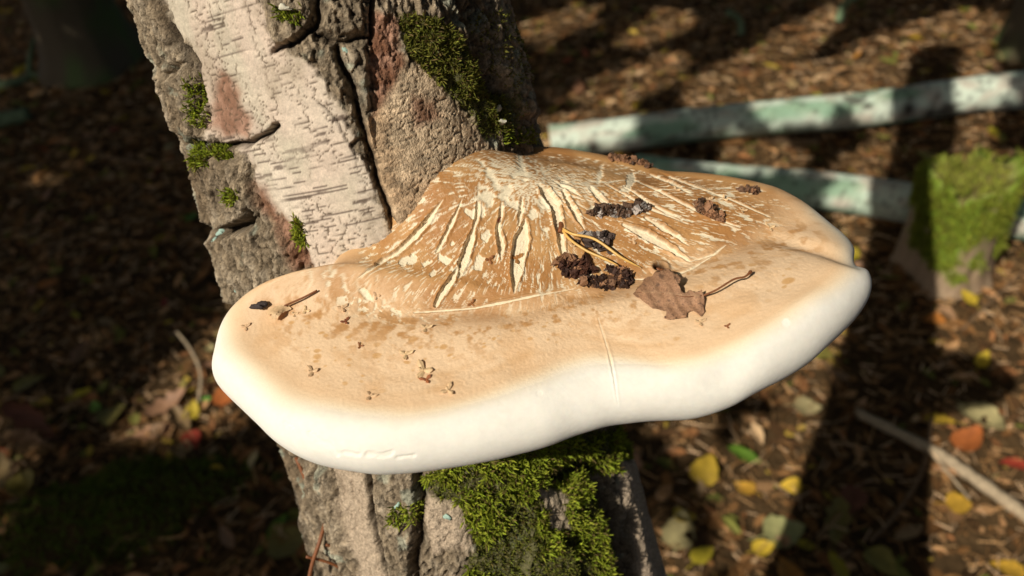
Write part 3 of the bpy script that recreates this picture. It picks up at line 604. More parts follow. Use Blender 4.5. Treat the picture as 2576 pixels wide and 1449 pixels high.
# the fallen brown leaf
def c3(l): return [(1341.7+x*.5293, 319.4+y*.5293) for x, y in l]
OUT = c3([(475, 800), (488, 780), (505, 768), (528, 742), (560, 742), (590, 728), (640, 725), (655, 742), (690, 752), (702, 765), (692, 785), (700, 800), (716, 812), (738, 798), (770, 806), (802, 800), (815, 828), (812, 862), (816, 885), (800, 905), (778, 892), (758, 880), (732, 886), (727, 912), (682, 914), (665, 920), (620, 918), (634, 884), (600, 872), (570, 868), (545, 852), (525, 840), (510, 825), (495, 818)])
def leafsheet(OUT, lift, n=46):
    ox, oy = A(OUT).T; gx_ = np.linspace(ox.min(), ox.max(), n); gy_ = np.linspace(oy.min(), oy.max(), int(n*.75))
    XX, YY = np.meshgrid(gx_, gy_, indexing='ij'); XX = XX+.0; ins = polydist(XX, YY, OUT) > -1.6
    # pull outside verts onto the outline
    d = polydist(XX, YY, OUT); seg = A(OUT+[OUT[0]]); dense = np.concatenate([seg[i]+(seg[i+1]-seg[i])*np.linspace(0, 1, 8)[:, None] for i in range(len(OUT))])
    for i, j in zip(*np.nonzero(d < 0)):
        q = dense[np.argmin(((dense-A([XX[i, j], YY[i, j]]))**2).sum(1))]
        if d[i, j] > -(gx_[1]-gx_[0])*1.1: XX[i, j], YY[i, j] = q; ins[i, j] = True
        else: ins[i, j] = False
    V = np.zeros(XX.shape+(3,))
    for i in range(XX.shape[0]):
        for j in range(XX.shape[1]):
            if ins[i, j]: P, N = cap(XX[i, j], YY[i, j]); V[i, j] = P+N*lift(XX[i, j], YY[i, j])
    F = gridfaces(*XX.shape); I = ins.reshape(-1); F = F[I[F].all(1)]
    u, iv = np.unique(F, return_inverse=True); return V.reshape(-1, 3)[u], iv.reshape(F.shape), XX.reshape(-1)[u], YY.reshape(-1)[u]
lf = empty('oak_leaf', tuple(cap(1690, 755)[0])); LO = A(lf.location); tag(lf, 'brown lobed dead leaf with a long curved stalk lying on the cap', 'leaf')
def lift1(x, y): return .0009+.0045*max(0, min(1, (770-y)/60))*max(0, min(1, (x-1600)/80))+.0003*math.sin(x*.09+y*.05)+.0002*math.sin(x*.21-y*.16)
V, F, lx, ly = leafsheet(OUT, lift1)
vein = np.zeros(len(V)); mid = c3([(800, 818), (720, 822), (640, 812), (560, 800), (490, 798)])
vein = np.exp(-(linedist(lx, ly, mid)[0]/1.8)**2)
for x0, dx in ((770, -35), (720, -45), (660, -45), (600, -40)):
    for sgn in (-1, 1): vein = np.maximum(vein, .6*np.exp(-(linedist(lx, ly, c3([(x0, 817), (x0+dx, 817+sgn*55)]))[0]/1.5)**2))
lc = A([.37, .20, .11])*np.ones((len(V), 3))*(1+.35*fbm(lx*.06, ly*.06, o=3, seed=5))[:, None]; lc = mixc(lc, A([.42, .25, .14])*np.ones((len(V), 3)), vein*.9); lc = mixc(lc, A([.09, .05, .035])*np.ones((len(V), 3)), smooth(.45, .6, fbm(lx*.16, ly*.16, o=2, seed=8))*.7)
bl = mesh('blade', V-LO, F, M['dirt'], lf, lc); md = bl.modifiers.new('t', 'SOLIDIFY'); md.thickness = .0002; md.offset = 1
V, F = tubes([(spline(lifted(c3([(790, 820), (870, 798), (950, 758), (1000, 738), (1038, 708)]), [.0018, .003, .0035, .003, .0022]), 22), [.00038]*18+[.0005, .0006, .0008, .0006])], 8); mesh('stalk', A([tuple(v) for v in V])-LO, F, M['stalk'], lf)
V, F = tubes([(spline(lifted(mid, [.0022, .0022, .002, .0016, .0012]), 16), [.00022-.00001*i for i in range(16)])], 6); mesh('midrib', A([tuple(v) for v in V])-LO, F, M['stalk'], lf)
# shrivelled little leaf with its stem
dl = empty('shrivelled_leaf', tuple(cap(700, 785)[0])); DO = A(dl.location); tag(dl, 'small shrivelled tan leaf with a thin stem near the left edge of the cap', 'leaf')
V, F, lx, ly = leafsheet([(672, 785), (690, 775), (712, 768), (728, 770), (735, 778), (722, 786), (712, 800), (700, 812), (690, 810), (692, 798), (676, 796)], lambda x, y: .0007+.003*abs(math.sin((x-672)*.055))*(.6+.4*math.sin(y*.12)), 22)
mesh('blade', V-DO, F, M['scale_'], dl)
V, F = tubes([(spline(lifted([(720, 772), (745, 760), (770, 750), (800, 733)], [.002, .0018, .0016, .0012]), 14), [.0004]*14)], 6); mesh('stem', A([tuple(v) for v in V])-DO, F, M['stalk'], dl)
# catkin scales: three short lobes on a wedge foot
def catkin(x, y, size, rot, m, label, tilt=.28):
    P, N = cap(x, y); size *= 1.15; V, F = [], []; t, b, n = frame(N, (math.cos(rot), math.sin(rot), .2))
    for a, l, wd in ((0, 1.0, .5), (2.2, .8, .55), (-2.1, .8, .55), (.7, .4, .4)):
        d = t*math.cos(a)+b*math.sin(a); s = n.cross(d); k = len(V); up = .35+.35*random.random()
        pts = [(0, .22, .25), (.35, wd*.8, .45), (.7, wd, .5+up*.4), (1., .1, .4+up)]
        for q, w_, h in pts:
            c = Vector(P)+(d*q*l+n*(h*tilt))*size
            V += [c-s*w_*size*.5, c+n*size*.10, c+s*w_*size*.5, c-n*size*.06]
        for i in range(3):
            for j in range(4): j2 = (j+1) % 4; F.append((k+i*4+j, k+i*4+j2, k+i*4+4+j2, k+i*4+4+j))
        F += [(k+3, k+2, k+1, k), (k+12, k+13, k+14, k+15)]
    o = mesh('catkin_scale', A([tuple(v) for v in V])-P, F, m, None, None, False); o.location = P
    return tag(o, label, 'seed scale', 'catkin scales fallen on the fungus')
S1, S2 = M['scale_'], M['scale_r']
lab_p = 'small pale three-lobed birch catkin scale lying on the smooth tan part of the cap'; lab_h = 'tiny yellowish catkin scale caught on the torn brown hump of the fungus'; lab_r = 'tiny reddish brown husk lying on the fungus cap'
for x, y, s, r_, m, l in [(1020, 893, .0030, .3, S1, lab_p), (1066, 932, .0042, 1.9, S1, lab_p), (1127, 983, .0032, 1.2, S1, lab_p), (932, 998, .0026, 0, S1, lab_p), (785, 936, .0030, 2.2, S1, lab_p), (1072, 826, .0028, .2, S1, lab_p), (862, 776, .0026, .7, S1, lab_p), (1073, 955, .0026, 2.9, S2, lab_r), (870, 810, .0022, 1, S2, lab_r), (906, 870, .0016, 2, S2, lab_r), (1300, 651, .0030, .5, S2, lab_r), (1231, 654, .0022, .8, S2, lab_r), (1253, 556, .0020, .2, S2, lab_r),
                          (1784, 502, .0020, .4, S1, lab_h), (1821, 502, .0021, 1.4, S1, lab_h), (1868, 531, .0022, .1, S1, lab_h), (1937, 573, .0024, 2.4, S1, lab_h), (1675, 462, .0016, 1, S1, lab_h), (1702, 478, .0018, 2, S1, lab_h), (1593, 605, .0024, .6, S1, lab_h), (1762, 812, .0024, .4, S1, lab_p), (1394, 418, .0018, .5, S1, lab_h), (1186, 765, .0020, 1.2, S2, lab_r), (1845, 560, .0016, 1, S1, lab_h), (742, 790, .0016, .2, S1, lab_p), (770, 782, .002, 1.8, S1, lab_p), (618, 822, .0022, .6, S1, lab_p), (1830, 822, .0014, .6, S2, lab_r), (1060, 560, .0016, 2, S1, lab_h), (948, 745, .0018, 2, S1, lab_p)]:
    catkin(x, y, s, r_, m, l)
P, N = cap(1660, 673); v, f = blob(P+N*.0016, N, (.0017, .0012, .001), seed=3); o = mesh('seed', v-P, f, M['stalk']); o.location = P; tag(o, 'brown oval seed sitting in a small hole in the cap', 'seed')

# ------------------------------------------------------------------ logs, stump, branches behind
def birchlog(name, label, p0, p1, r0, r1, seed, n=150, seg=40, shade_tint=.3):
    p0, p1 = A(p0), A(p1); d = p1-p0; L = np.linalg.norm(d); d /= L; e1 = np.cross(d, A([0, 0, 1.])); e1 /= np.linalg.norm(e1); e2 = np.cross(e1, d)
    l, t = np.meshgrid(np.linspace(0, L, n), np.linspace(0, 2*math.pi, seg, endpoint=False), indexing='ij')
    rr = (r0+(r1-r0)*l/L); ax = rr*t
    kn = 0
    g = np.random.default_rng(seed)
    for _ in range(int(L*5)): kl, kt = g.uniform(0, L), g.uniform(0, 6.28); kn = np.maximum(kn, np.exp(-((l-kl)/.018)**2-((np.abs((t-kt+math.pi) % (2*math.pi)-math.pi))*rr/.02)**2))
    bend = .022*np.sin(l*2.2+seed)+.006*np.sin(l*9)
    nn = fbm(l*20+seed, np.cos(t)*2+3, np.sin(t)*2, o=3, seed=seed)
    rr = rr*(1+.05*nn)+.006*kn
    P = p0+l[..., None]*d+(rr*np.cos(t))[..., None]*e1+(rr*np.sin(t))[..., None]*e2+bend[..., None]*e1
    ln = smooth(.45, .6, vn(l*160, np.cos(t)*3+9, np.sin(t)*3, seed=seed+1)); dark = smooth(.36, .55, fbm(l*9+seed, np.cos(t)*1.2+3, np.sin(t)*1.2, o=3, seed=seed+2))
    c = np.ones(P.shape)*A([.62, .70, .57]); c = mixc(c, A([.55, .50, .40])*np.ones(P.shape), smooth(-.2, .5, nn)); c = mixc(c, A([.17, .33, .20])*np.ones(P.shape), smooth(.0, .5, fbm(l*6+3, np.cos(t)+3, np.sin(t), o=3, seed=seed+4)+shade_tint)*.8)  # green base and patches put the teal cast of the shade into the bark
    c = mixc(c, A([.05, .04, .03])*np.ones(P.shape), np.maximum(np.maximum(ln*.6, dark*.85), np.clip(kn*1.3, 0, 1)))
    root = empty(name, tuple(p0)); tag(root, label, 'log')
    mesh('bark', P.reshape(-1, 3)-p0, np.ascontiguousarray(gridfaces_T(n, seg)), M['log'], root, c.reshape(-1, 3))
    for k, i in ((0, 0), (1, n-1)):
        ring = P[i]; cen = ring.mean(0); rings = [ring, ring*.66+cen*.34, ring*.33+cen*.67]
        V = np.concatenate(rings+[cen[None]])-p0; F = [(a*seg+j, a*seg+(j+1) % seg, (a+1)*seg+(j+1) % seg, (a+1)*seg+j) for a in (0, 1) for j in range(seg)]+[(2*seg+j, 2*seg+(j+1) % seg, 3*seg) for j in range(seg)]
        V[:seg] += 0; mesh('cut_end', V, F, M['log'], root, np.ones((len(V), 3))*A([.50, .30, .15])*(1+.25*np.sin(np.arange(len(V))//seg*2.))[:, None], False)
    return root
def gridfaces_T(n, m):
    i = np.arange(n-1)[:, None]; j = np.arange(m)[None, :]; a = i*m+j; b = i*m+(j+1) % m
    return np.stack([a, b, b+m, a+m], -1).reshape(-1, 4)
a0, a1 = atz(1385, 365, .07), atz(2576, 215, .08); a2 = a1+(a1-a0)*.8
birchlog('fallen_log', 'long fallen birch log behind the fungus, one end touching the leaning trunk in view', a0, a2, .048, .057, 5, 260, shade_tint=.22)
b0, b1 = atz(1600, 425, .06), atz(2290, 522, .06); b2 = b0+(b1-b0)*2.1
birchlog('fallen_log', 'shorter fallen birch log running behind the mossy stump', b0, b2, .047, .054, 9, 220, shade_tint=.3)
b3 = atz(1385, 352, .05)
# stump
def stump():
    c = atz(2378, 650, .02); root = empty('mossy_stump', (c[0], c[1], 0)); tag(root, 'jagged broken stump covered in bright green moss', 'stump')
    n, m = 120, 70; t, h = np.meshgrid(np.linspace(0, 2*math.pi, n, endpoint=False), np.linspace(0, 1, m), indexing='ij')
    topz = .27+.03*vn(t*2.2, t*0, seed=4)+.02*np.maximum(0, vn(t*5.5, t*0, seed=6))+.02*np.abs(vn(t*9, t*0, seed=7))+.06*np.exp(-((t-5.9)/.12)**2); topz = topz*.5+np.roll(topz, 1, 0)*.5
    rr = .098+.03*np.exp(-h*7)*(1+.5*np.sin(5*t))+.008*np.sin(3*t+1)+.007*fbm(np.cos(t)*6+9, np.sin(t)*6, h*3, o=4, seed=8)-.006*np.abs(vn(np.cos(t)*14, np.sin(t)*14, h*1.2, seed=14))
    P = np.stack([rr*np.cos(t), rr*np.sin(t), h*topz-.03], -1)
    inner = np.stack([(rr[:, -1]-.03)*np.cos(t[:, 0]), (rr[:, -1]-.03)*np.sin(t[:, 0]), .5*topz[:, -1]+.5*topz.mean()-.045], -1); inner2 = inner*A([.12, .12, 0])+A([0, 0, topz.mean()-.03])
    V = np.concatenate([P, inner[:, None], inner2[:, None]], 1); mm = m+2
    g = fbm(V[..., 0]*14, V[..., 1]*14, V[..., 2]*10, o=4, seed=9); cc = mixc(A([.34, .24, .15])*np.ones(V.shape), A([.20, .30, .03])*np.ones(V.shape), smooth(-.2, .2, g+.8*(V[..., 2]/.27-.5)))
    cc[:, m:] = A([.20, .17, .06]); V[:, m] += rng.normal(0, .006, (n, 3)); inner2 += 0
    mesh('wood', V.reshape(-1, 3), gridfaces(n, mm, True), M['log'], root, cc.reshape(-1, 3))
    Vv = V[:, :m].reshape(-1, 3); gg = (g[:, :m]+.8*(V[:, :m, 2]/.27-.5)).reshape(-1); Nn = np.stack([np.cos(t), np.sin(t), 0*t+.3], -1).reshape(-1, 3)
    tops = rng.uniform(0, 1, (1400, 1))**.5; ta = rng.uniform(0, 6.283, 1400); tp = np.stack([np.cos(ta)*.07, np.sin(ta)*.07, 0*ta], 1)*tops+A([0, 0, topz.mean()-.04]); v, f, c_ = shoots(tp, np.tile(A([0, 0, 1.]), (1400, 1)), .02, A([.14, .16, .02]), (A([.46, .44, .08]), A([.34, .40, .06]))); tag(mesh('moss', v, f, M['moss'], root, c_), kind='stuff')
    cand = np.nonzero((gg > -.02) & (Vv[:, 2] > .01))[0]; s = rng.choice(cand, 9000); P_ = Vv[s]+rng.normal(0, .002, (9000, 3))
    v, f, c_ = shoots(P_, Nn[s], .011, A([.16, .20, .015]), (A([.46, .46, .06]), A([.34, .44, .05]))); tag(mesh('moss', v, f, M['moss'], root, c_), kind='stuff')
stump()
def stick(name, label, pix, r0, r1, m, z=.012, side=None, cat='branch', group=None, hs=None):
    pts = []
    for i, (x, y) in enumerate(pix):
        P = atz(x, y, 0); h = hs[i] if hs else z; P = atz(x, y, float(gz(P[0], P[1]))+h); pts.append(P)
    n = 26; r0, r1 = r0*1.3, r1*1.3; sp = spline(pts, n); loc = tuple(pts[0]); V, F = tubes([(sp, [(r0+(r1-r0)*i/(n-1))*(1+.12*math.sin(i*2.1)) for i in range(n)])], 10)
    root = empty(name, loc); tag(root, label, cat, group); mesh('stem', A([tuple(v) for v in V])-A(loc), F, m, root)
    for (i, dx, dy, dz, rr) in side or []:
        q = Vector(sp[i]); s2 = spline([q, q+Vector((dx*.5, dy*.5, dz*.6)), q+Vector((dx, dy, dz))], 10); V, F = tubes([(s2, [rr*(1-.06*k) for k in range(10)])], 8); mesh('side_twig', A([tuple(v) for v in V])-A(loc), F, m, root)
    return root
stick('fallen_branch', 'pale bare branch lying in the sun beside the trunk shadow', [(2150, 1035), (2340, 1130), (2440, 1195), (2600, 1310)], .0075, .010, M['twig_pale'], .012, [(8, .02, -.12, .0, .004)])
stick('twig', 'thin dark twig lying in the trunk shadow', [(2345, 1050), (2320, 1180), (2255, 1290), (2190, 1360)], .004, .003, M['twig'], .008)
stick('twig', 'thin twig leading to the foot of the mossy stump', [(2420, 830), (2480, 770), (2576, 680)], .003, .002, M['twig'], .01)
stick('fallen_branch', 'greenish forked branch lying in the dark shade', [(-40, 225), (60, 200), (85, 190), (150, 178), (235, 155)], .014, .007, M['twig_green'], .02, [(9, .02, .14, .10, .013), (14, .05, -.04, .02, .004)])
stick('fallen_branch', 'short thick greenish branch end lying in the dark shade', [(-80, 320), (0, 303), (70, 288)], .022, .020, M['twig_green'], .03)
stick('grass_blade', 'curved dry straw standing by the left edge of the fungus', [(445, 835), (480, 880), (505, 940), (500, 1010)], .0022, .0030, M['twig_pale'], .02, cat='grass', hs=[.06, .07, .05, .01])
stick('twig', 'greenish upright twig stub among sunny needles behind the long log', [(1830, 30), (1860, 50), (1865, 85)], .008, .010, M['twig_green'], .03, hs=[.09, .05, .01])
stick('twig', 'grey-green forked twig standing at the top of the sunny slope', [(2150, -10), (2125, 15), (2110, 50)], .012, .012, M['twig_green'], .03, [(8, .06, .02, .05, .007)], hs=[.14, .08, .02])
stick('fallen_branch', 'curved brown branch lying between the two fallen logs', [(1760, 520-150), (1850, 345), (1960, 352), (2060, 362)], .010, .008, M['twig'], .01)
stick('twig', 'thin pale twig crossing the dark left litter', [(560, 470), (640, 500), (760, 545)], .004, .003, M['twig_pale'], .01)
stick('twig', 'thin brown twig lying on the dark left litter', [(270, 395), (370, 410), (480, 400)], .005, .003, M['twig'], .012)
# dead twig leaning on the lower trunk
tw = empty('dead_twig', tuple(atz(800, 1440, .8))); TW = A(tw.location); tag(tw, 'thin forked dead twig hanging against the lower trunk', 'twig')
def td(x, y, d): return CAM+ray(x, y)*d
for k, (pts, r_) in enumerate([([(745, 1150, .42), (775, 1220, .42), (800, 1285, .425), (820, 1320, .43)], .0012), ([(760, 1180, .42), (790, 1235, .425), (815, 1290, .425)], .0009), ([(822, 1300, .425), (805, 1360, .42), (785, 1420, .42), (775, 1470, .42)], .0011), ([(770, 1400, .42), (840, 1420, .425), (900, 1460, .43)], .0008), ([(820, 1370, .42), (870, 1390, .425), (930, 1440, .43)], .0008)]):
    V, F = tubes([(spline([td(*p) for p in pts], 14), [r_]*14)], 7); mesh('stem' if k == 0 else 'side_twig', A([tuple(v) for v in V])-TW, F, M['stalk'], tw)
# dark trees standing behind
def farstem(x, y, r, h, label, tilt):
    P = atz(x, y, 0); root = empty('tree', (P[0], P[1], 0)); tag(root, label, 'tree', None)
    n, m = 60, 50; l, t = np.meshgrid(np.linspace(-.05, h, m), np.linspace(0, 2*math.pi, n, endpoint=False), indexing='ij'); rr = r*(1-.06*l)+.5*r*np.exp(-np.maximum(l, 0)*9)*(1+.3*np.sin(4*t)); rr = rr*(1+.08*fbm(np.cos(t)*4+5, np.sin(t)*4, l*3, o=4, seed=int(x)+500))
    V = np.stack([rr*np.cos(t)+tilt*l, rr*np.sin(t), l], -1); c = mixc(A([.11, .085, .05])*np.ones(V.shape), A([.09, .13, .04])*np.ones(V.shape), smooth(-.2, .4, fbm(V[..., 0]*8, V[..., 1]*8, V[..., 2]*5, o=3, seed=5)))
    mesh('trunk', V.reshape(-1, 3), gridfaces_T(m, n), M['log'], root, c.reshape(-1, 3))
farstem(245, 165, .15, 3.2, 'dark mossy tree trunk standing in the shade beyond the greenish branch', .03)
farstem(2575, 145, .07, 3.0, 'slim dark tree trunk at the top of the sunny slope', .02)

# ------------------------------------------------------------------ moss mound with curled leaves, lower left
mc = atz(300, 1290, .0); mo = empty('moss_mound', (mc[0], mc[1], 0)); tag(mo, 'low dark green moss mound in the shade with curled brown leaves on it', 'moss')
n, m = 60, 30; t, h = np.meshgrid(np.linspace(0, 2*math.pi, n, endpoint=False), np.linspace(0, 1, m), indexing='ij')
mr = .225*(1+.2*np.sin(2*t+1)+.12*np.sin(5*t)); MV = np.stack([mr*h*np.cos(t)*1.2, mr*h*np.sin(t)*.8, .075*np.cos(h*math.pi/2)**1.2-.015+.008*fbm(np.cos(t)*h*5+3, np.sin(t)*h*5, o=3, seed=4)], -1)
mesh('soil', MV.reshape(-1, 3), gridfaces(n, m, True), M['ground'], mo)
s = rng.choice(n*m, 9000, p=(h/h.sum()).reshape(-1)); v, f, c_ = shoots(MV.reshape(-1, 3)[s]+rng.normal(0, .004, (9000, 3))*A([1, 1, 0]), np.tile(A([0, 0, 1.]), (9000, 1)), .012, A([.09, .12, .02]), (A([.30, .36, .05]), A([.20, .32, .04])))
tag(mesh('moss', v, f, M['moss'], mo, c_), kind='stuff')

# ------------------------------------------------------------------ leaves on the ground
def leafmesh(name, L, W, kindl, curl, seed):
    r = np.random.default_rng(seed); n = 9; V, F = [], []
    for i in range(n):
        t = i/(n-1)
        if kindl == 'birch': wd = W*max(.02, math.sin(math.pi*min(1, t**.62))**.8)*(1 if i % 2 else .9)
        elif kindl == 'oak': wd = W*max(.05, math.sin(math.pi*t**1.2)**.6)*(1.15 if i % 2 else .68)
        else: wd = W*max(.03, math.sin(math.pi*t)**.7)
        x = (t-.5)*L; zc = curl*L*.25*math.cos(math.pi*(t-.5))*(1 if curl > 0 else .6)
        up = abs(curl)*wd*.7
        V += [(x, -wd, zc*-1+up+r.normal(0, .001)), (x, -wd*.5, -zc+up*.2), (x, 0, -zc-.0012), (x, wd*.5, -zc+up*.2), (x, wd, -zc+up+r.normal(0, .001))]
    for i in range(n-1):
        for j in range(4): a = i*5+j; F.append((a, a+5, a+6, a+1))
    k = len(V)                                                       # stalk
    for q in range(4):
        x = -L*.5-L*.13*q+.002; V += [(x, -.0009, -.001*q), (x, .0009, -.001*q), (x, 0, .0012-.001*q)]
    for q in range(3):
        for j in range(3): a = k+q*3+j; b = k+q*3+(j+1) % 3; F.append((a, b, b+3, a+3))
    me = bpy.data.meshes.new(name); me.from_pydata([(x, y, z-min(v[2] for v in V)) for x, y, z in V], [], F); me.polygons.foreach_set('use_smooth', [True]*len(me.polygons)); return me
SH = [('birch', .046, .017), ('birch', .038, .014), ('oak', .07, .018), ('long', .055, .010), ('birch', .052, .021)]
LME = {}
def leafdata(si, ci, col):
    k = (si, ci, col)
    if k not in LME:
        kd, L, W = SH[si]; me = leafmesh('fallen_leaf', L, W, kd, (-.25, .3, .7)[ci], si*7+ci); me.materials.append(LM[col]); LME[k] = me
    return LME[k]
words = dict(yellow='bright yellow', olive='olive', brown='dark brown', tan='pale tan', orange='orange-brown', red='red', green='fresh green', pale='pale cream')
kinds = ['birch leaf', 'small birch leaf', 'oak leaf', 'narrow leaf', 'broad birch leaf']; curls = ['flat', 'cupped', 'curled']
LANDM = [(1700, 1250, 'right of the lower trunk'), (2000, 1100, 'under the right lobe of the fungus'), (2230, 1300, 'in the trunk shadow'), (2500, 1100, 'above the pale bare branch'), (2450, 1400, 'below the pale bare branch'), (2150, 700, 'between the fungus and the stump'), (2450, 800, 'at the foot of the mossy stump'), (1900, 400, 'between the two fallen logs'), (2350, 380, 'behind the mossy stump'), (1500, 150, 'beyond the left end of the long log'), (2000, 150, 'on the sunny slope beyond the long log'), (2400, 130, 'near the slim dark tree'), (100, 250, 'around the greenish forked branch'), (350, 150, 'beside the dark mossy tree'), (300, 500, 'left of the upper trunk'), (100, 650, 'far out in the dark left shade'), (350, 800, 'in the shade left of the fungus'), (500, 950, 'in the sun patch by the dry straw'), (150, 1000, 'behind the moss mound'), (250, 1300, 'on the moss mound'), (550, 1200, 'under the left lobe of the fungus'), (600, 1400, 'left of the lower trunk'), (60, 1420, 'in front of the moss mound')]
def putleaf(x, y, si, ci, col, s=1.0, rz=None, tilt=.3, dz=0., label=None):
    o = bpy.data.objects.new('fallen_leaf', leafdata(si, ci, col)); link(o)
    o.location = (x, y, float(gz(x, y))+.006+dz); o.scale = (s, s, s); o.rotation_euler = (random.gauss(0, tilt), random.gauss(0, tilt), random.uniform(0, 6.28) if rz is None else rz)
    o.location.z += .010*abs(o.rotation_euler[0])+.018*abs(o.rotation_euler[1])
    q = A([[x, y, .01]]); a, b = proj(q); near = min(LANDM, key=lambda m: (m[0]-a[0])**2+(m[1]-b[0])**2*1.6)[2]
    return tag(o, label or f'{curls[ci]} {words[col]} {kinds[si]} {near}', 'leaf', 'fallen leaves scattered on the forest floor')
def pxleaf(x, y, *a, **k):
    P = atz(x, y, .02); a = list(a); a[3] *= 1.25; return putleaf(P[0], P[1], *a, **k)
for x, y, si, ci, c_, s in [(70, 960, 4, 0, 'olive', 1.2), (190, 985, 3, 0, 'yellow', 1.0), (715, 1360, 4, 1, 'olive', 1.5), (695, 1320, 3, 0, 'green', .9), (1975, 1320, 4, 1, 'pale', 1.3), (1775, 1172, 4, 0, 'yellow', 1.1), (1875, 1215, 0, 1, 'yellow', .8), (2420, 1248, 0, 0, 'yellow', 1.), (1770, 1395, 0, 0, 'yellow', .9), (2115, 1412, 3, 0, 'yellow', 1.), (1925, 1362, 0, 1, 'yellow', .8), (165, 1397, 0, 0, 'yellow', 1.), (530, 1195, 0, 0, 'yellow', 1.), (400, 1270, 4, 1, 'pale', 1.2), (345, 1320, 4, 0, 'tan', 1.3),
                             (275, 1042, 4, 0, 'olive', 1.3), (480, 1104, 0, 0, 'red', 1.), (405, 745, 1, 1, 'red', .6), (482, 1030, 0, 1, 'yellow', .9), (512, 1002, 1, 2, 'green', .7), (1985, 1425, 0, 0, 'orange', 1.1), (1870, 1135, 3, 1, 'green', 1.1), (240, 1018, 1, 1, 'green', .8), (480, 538, 1, 0, 'green', 1.1), (2150, 1240, 0, 0, 'brown', 1.2), (2560, 1150, 0, 1, 'red', 1.), (2450, 1080, 4, 1, 'orange', 1.1), (2480, 1050, 4, 2, 'pale', 1.6), (1710, 1330, 4, 1, 'pale', 1.2), (2230, 1395, 0, 0, 'olive', 1.2), (2550, 1410, 0, 0, 'yellow', 1.), (2110, 1290, 2, 1, 'olive', 1.1), (2060, 870, 4, 0, 'olive', 1.1),
                             (60, 1230, 4, 2, 'olive', 1.2), (450, 1060, 2, 2, 'tan', 1.), (380, 1085, 2, 1, 'tan', 1.), (550, 900, 2, 1, 'tan', 1.), (590, 840, 0, 2, 'tan', 1.1), (560, 985, 0, 1, 'orange', 1.2), (420, 1010, 2, 2, 'tan', 1.2), (120, 710, 0, 0, 'orange', 1), (610, 735, 0, 0, 'yellow', 1.)]:
    pxleaf(x, y, si, ci, c_, s, tilt=.2)
for x, y, c_, s in [(120, 1085, 'brown', 1.5), (25, 1150, 'tan', 1.3), (95, 1140, 'tan', 1.0), (30, 1225, 'tan', 1.3)]:
    pxleaf(x, y, 2, 2, c_, s, tilt=.5, dz=.045, label=f'{words[c_]} curled dead leaf resting at the edge of the moss mound')
def inview(x, y, mar=60):
    a, b = proj(A([[x, y, 0.]])); return -mar < a[0] < 2576+mar and -mar < b[0] < 1449+mar
cnt = 0
while cnt < 240:
    x, y = rng.uniform(-2.5, 2.1), rng.uniform(.4, 4.3)
    if not inview(x, y) or rng.random() > 1.5/(y+.6): continue
    c_ = rng.choice(['yellow', 'olive', 'brown', 'tan', 'orange', 'pale', 'brown', 'tan', 'olive', 'red'], p=[.24, .16, .12, .16, .1, .08, .03, .05, .05, .01])
    putleaf(x, y, int(rng.choice([0, 1, 2, 3, 4], p=[.34, .28, .13, .1, .15])), int(rng.integers(3)), str(c_), rng.uniform(.7, 1.15)); cnt += 1
# litter nobody could count
def litter(name, label, n, mk, seed):
    r = np.random.default_rng(seed); x = r.uniform(-3.8, 3.4, n*3); y = r.uniform(.1, 5.4, n*3); a, b = proj(np.stack([x, y, 0*x], -1)); k = (a > -900) & (a < 3400) & (b > -200) & (b < 1700); x, y = x[k][:n], y[k][:n]
    V, F, c = mk(x, y, gz(x, y)+.004, r); return tag(mesh(name, V, F, M['litter'], None, c, False), label, kind='stuff')
PAL = A([[.14, .066, .022], [.20, .10, .036], [.34, .19, .085], [.065, .033, .013], [.36, .25, .04], [.12, .12, .026], [.42, .28, .15], [.24, .105, .04]])
def mk_leaf(x, y, z, r):
    n = len(x); L = np.clip(r.lognormal(-4.45, .5, n), .004, .035); W = L*r.uniform(.35, .6, n); a = r.uniform(0, 6.28, n); ti = r.normal(0, .35, n); fo = r.uniform(-.2, .7, n)
    ca, sa = np.cos(a), np.sin(a); V = []
    for (u, v, q) in [(-1, 0, 0), (-.2, -1, 1), (-.1, 0, 0), (-.2, 1, 1), (.5, -.7, 1), (.5, .7, 1), (1, 0, .3)]:
        X_, Y_ = u*L, v*W; V.append(np.stack([x+X_*ca-Y_*sa, y+X_*sa+Y_*ca, z+q*fo*W+u*L*ti*.5+np.abs(L*ti*.5)], 1))
    i = np.arange(n); T = [(0, 1, 2), (0, 2, 3), (1, 4, 2), (2, 5, 3), (2, 4, 6), (2, 6, 5)]
    F = np.concatenate([np.stack([t_*n+i for t_ in tt_], 1) for tt_ in T]); c = PAL[r.choice(8, n, p=[.22, .18, .11, .22, .03, .08, .05, .11])]*r.uniform(.7, 1.6, n)[:, None]
    return np.concatenate(V), F, np.tile(c, (7, 1))
def mk_needle(x, y, z, r):
    n = len(x); L = r.uniform(.012, .045, n); a = r.uniform(0, 6.28, n); w_ = r.uniform(.0005, .0012, n); ca, sa = np.cos(a), np.sin(a); ti = r.normal(0, .15, n); V = []
    for u, v, q in [(-1, -1, 0), (-1, 1, 0), (-1, 0, 1.6), (1, -1, 0), (1, 1, 0), (1, 0, 1.6)]: V.append(np.stack([x+u*L*.5*ca-v*w_*sa, y+u*L*.5*sa+v*w_*ca, z+.004+q*w_+u*ti*L*.5+np.abs(ti)*L*.5], 1))
    i = np.arange(n); T = [(0, 3, 5), (0, 5, 2), (2, 5, 4), (2, 4, 1)]; F = np.concatenate([np.stack([t_*n+i for t_ in tt_], 1) for tt_ in T])
    c = A([[.46, .27, .12], [.28, .145, .055], [.64, .43, .25], [.15, .08, .03]])[r.integers(0, 4, n)]*r.uniform(.6, 1.6, n)[:, None]; return np.concatenate(V), F, np.tile(c, (6, 1))
litter('leaf_litter', 'carpet of small broken dead leaves on the forest floor', 30000, mk_leaf, 3)
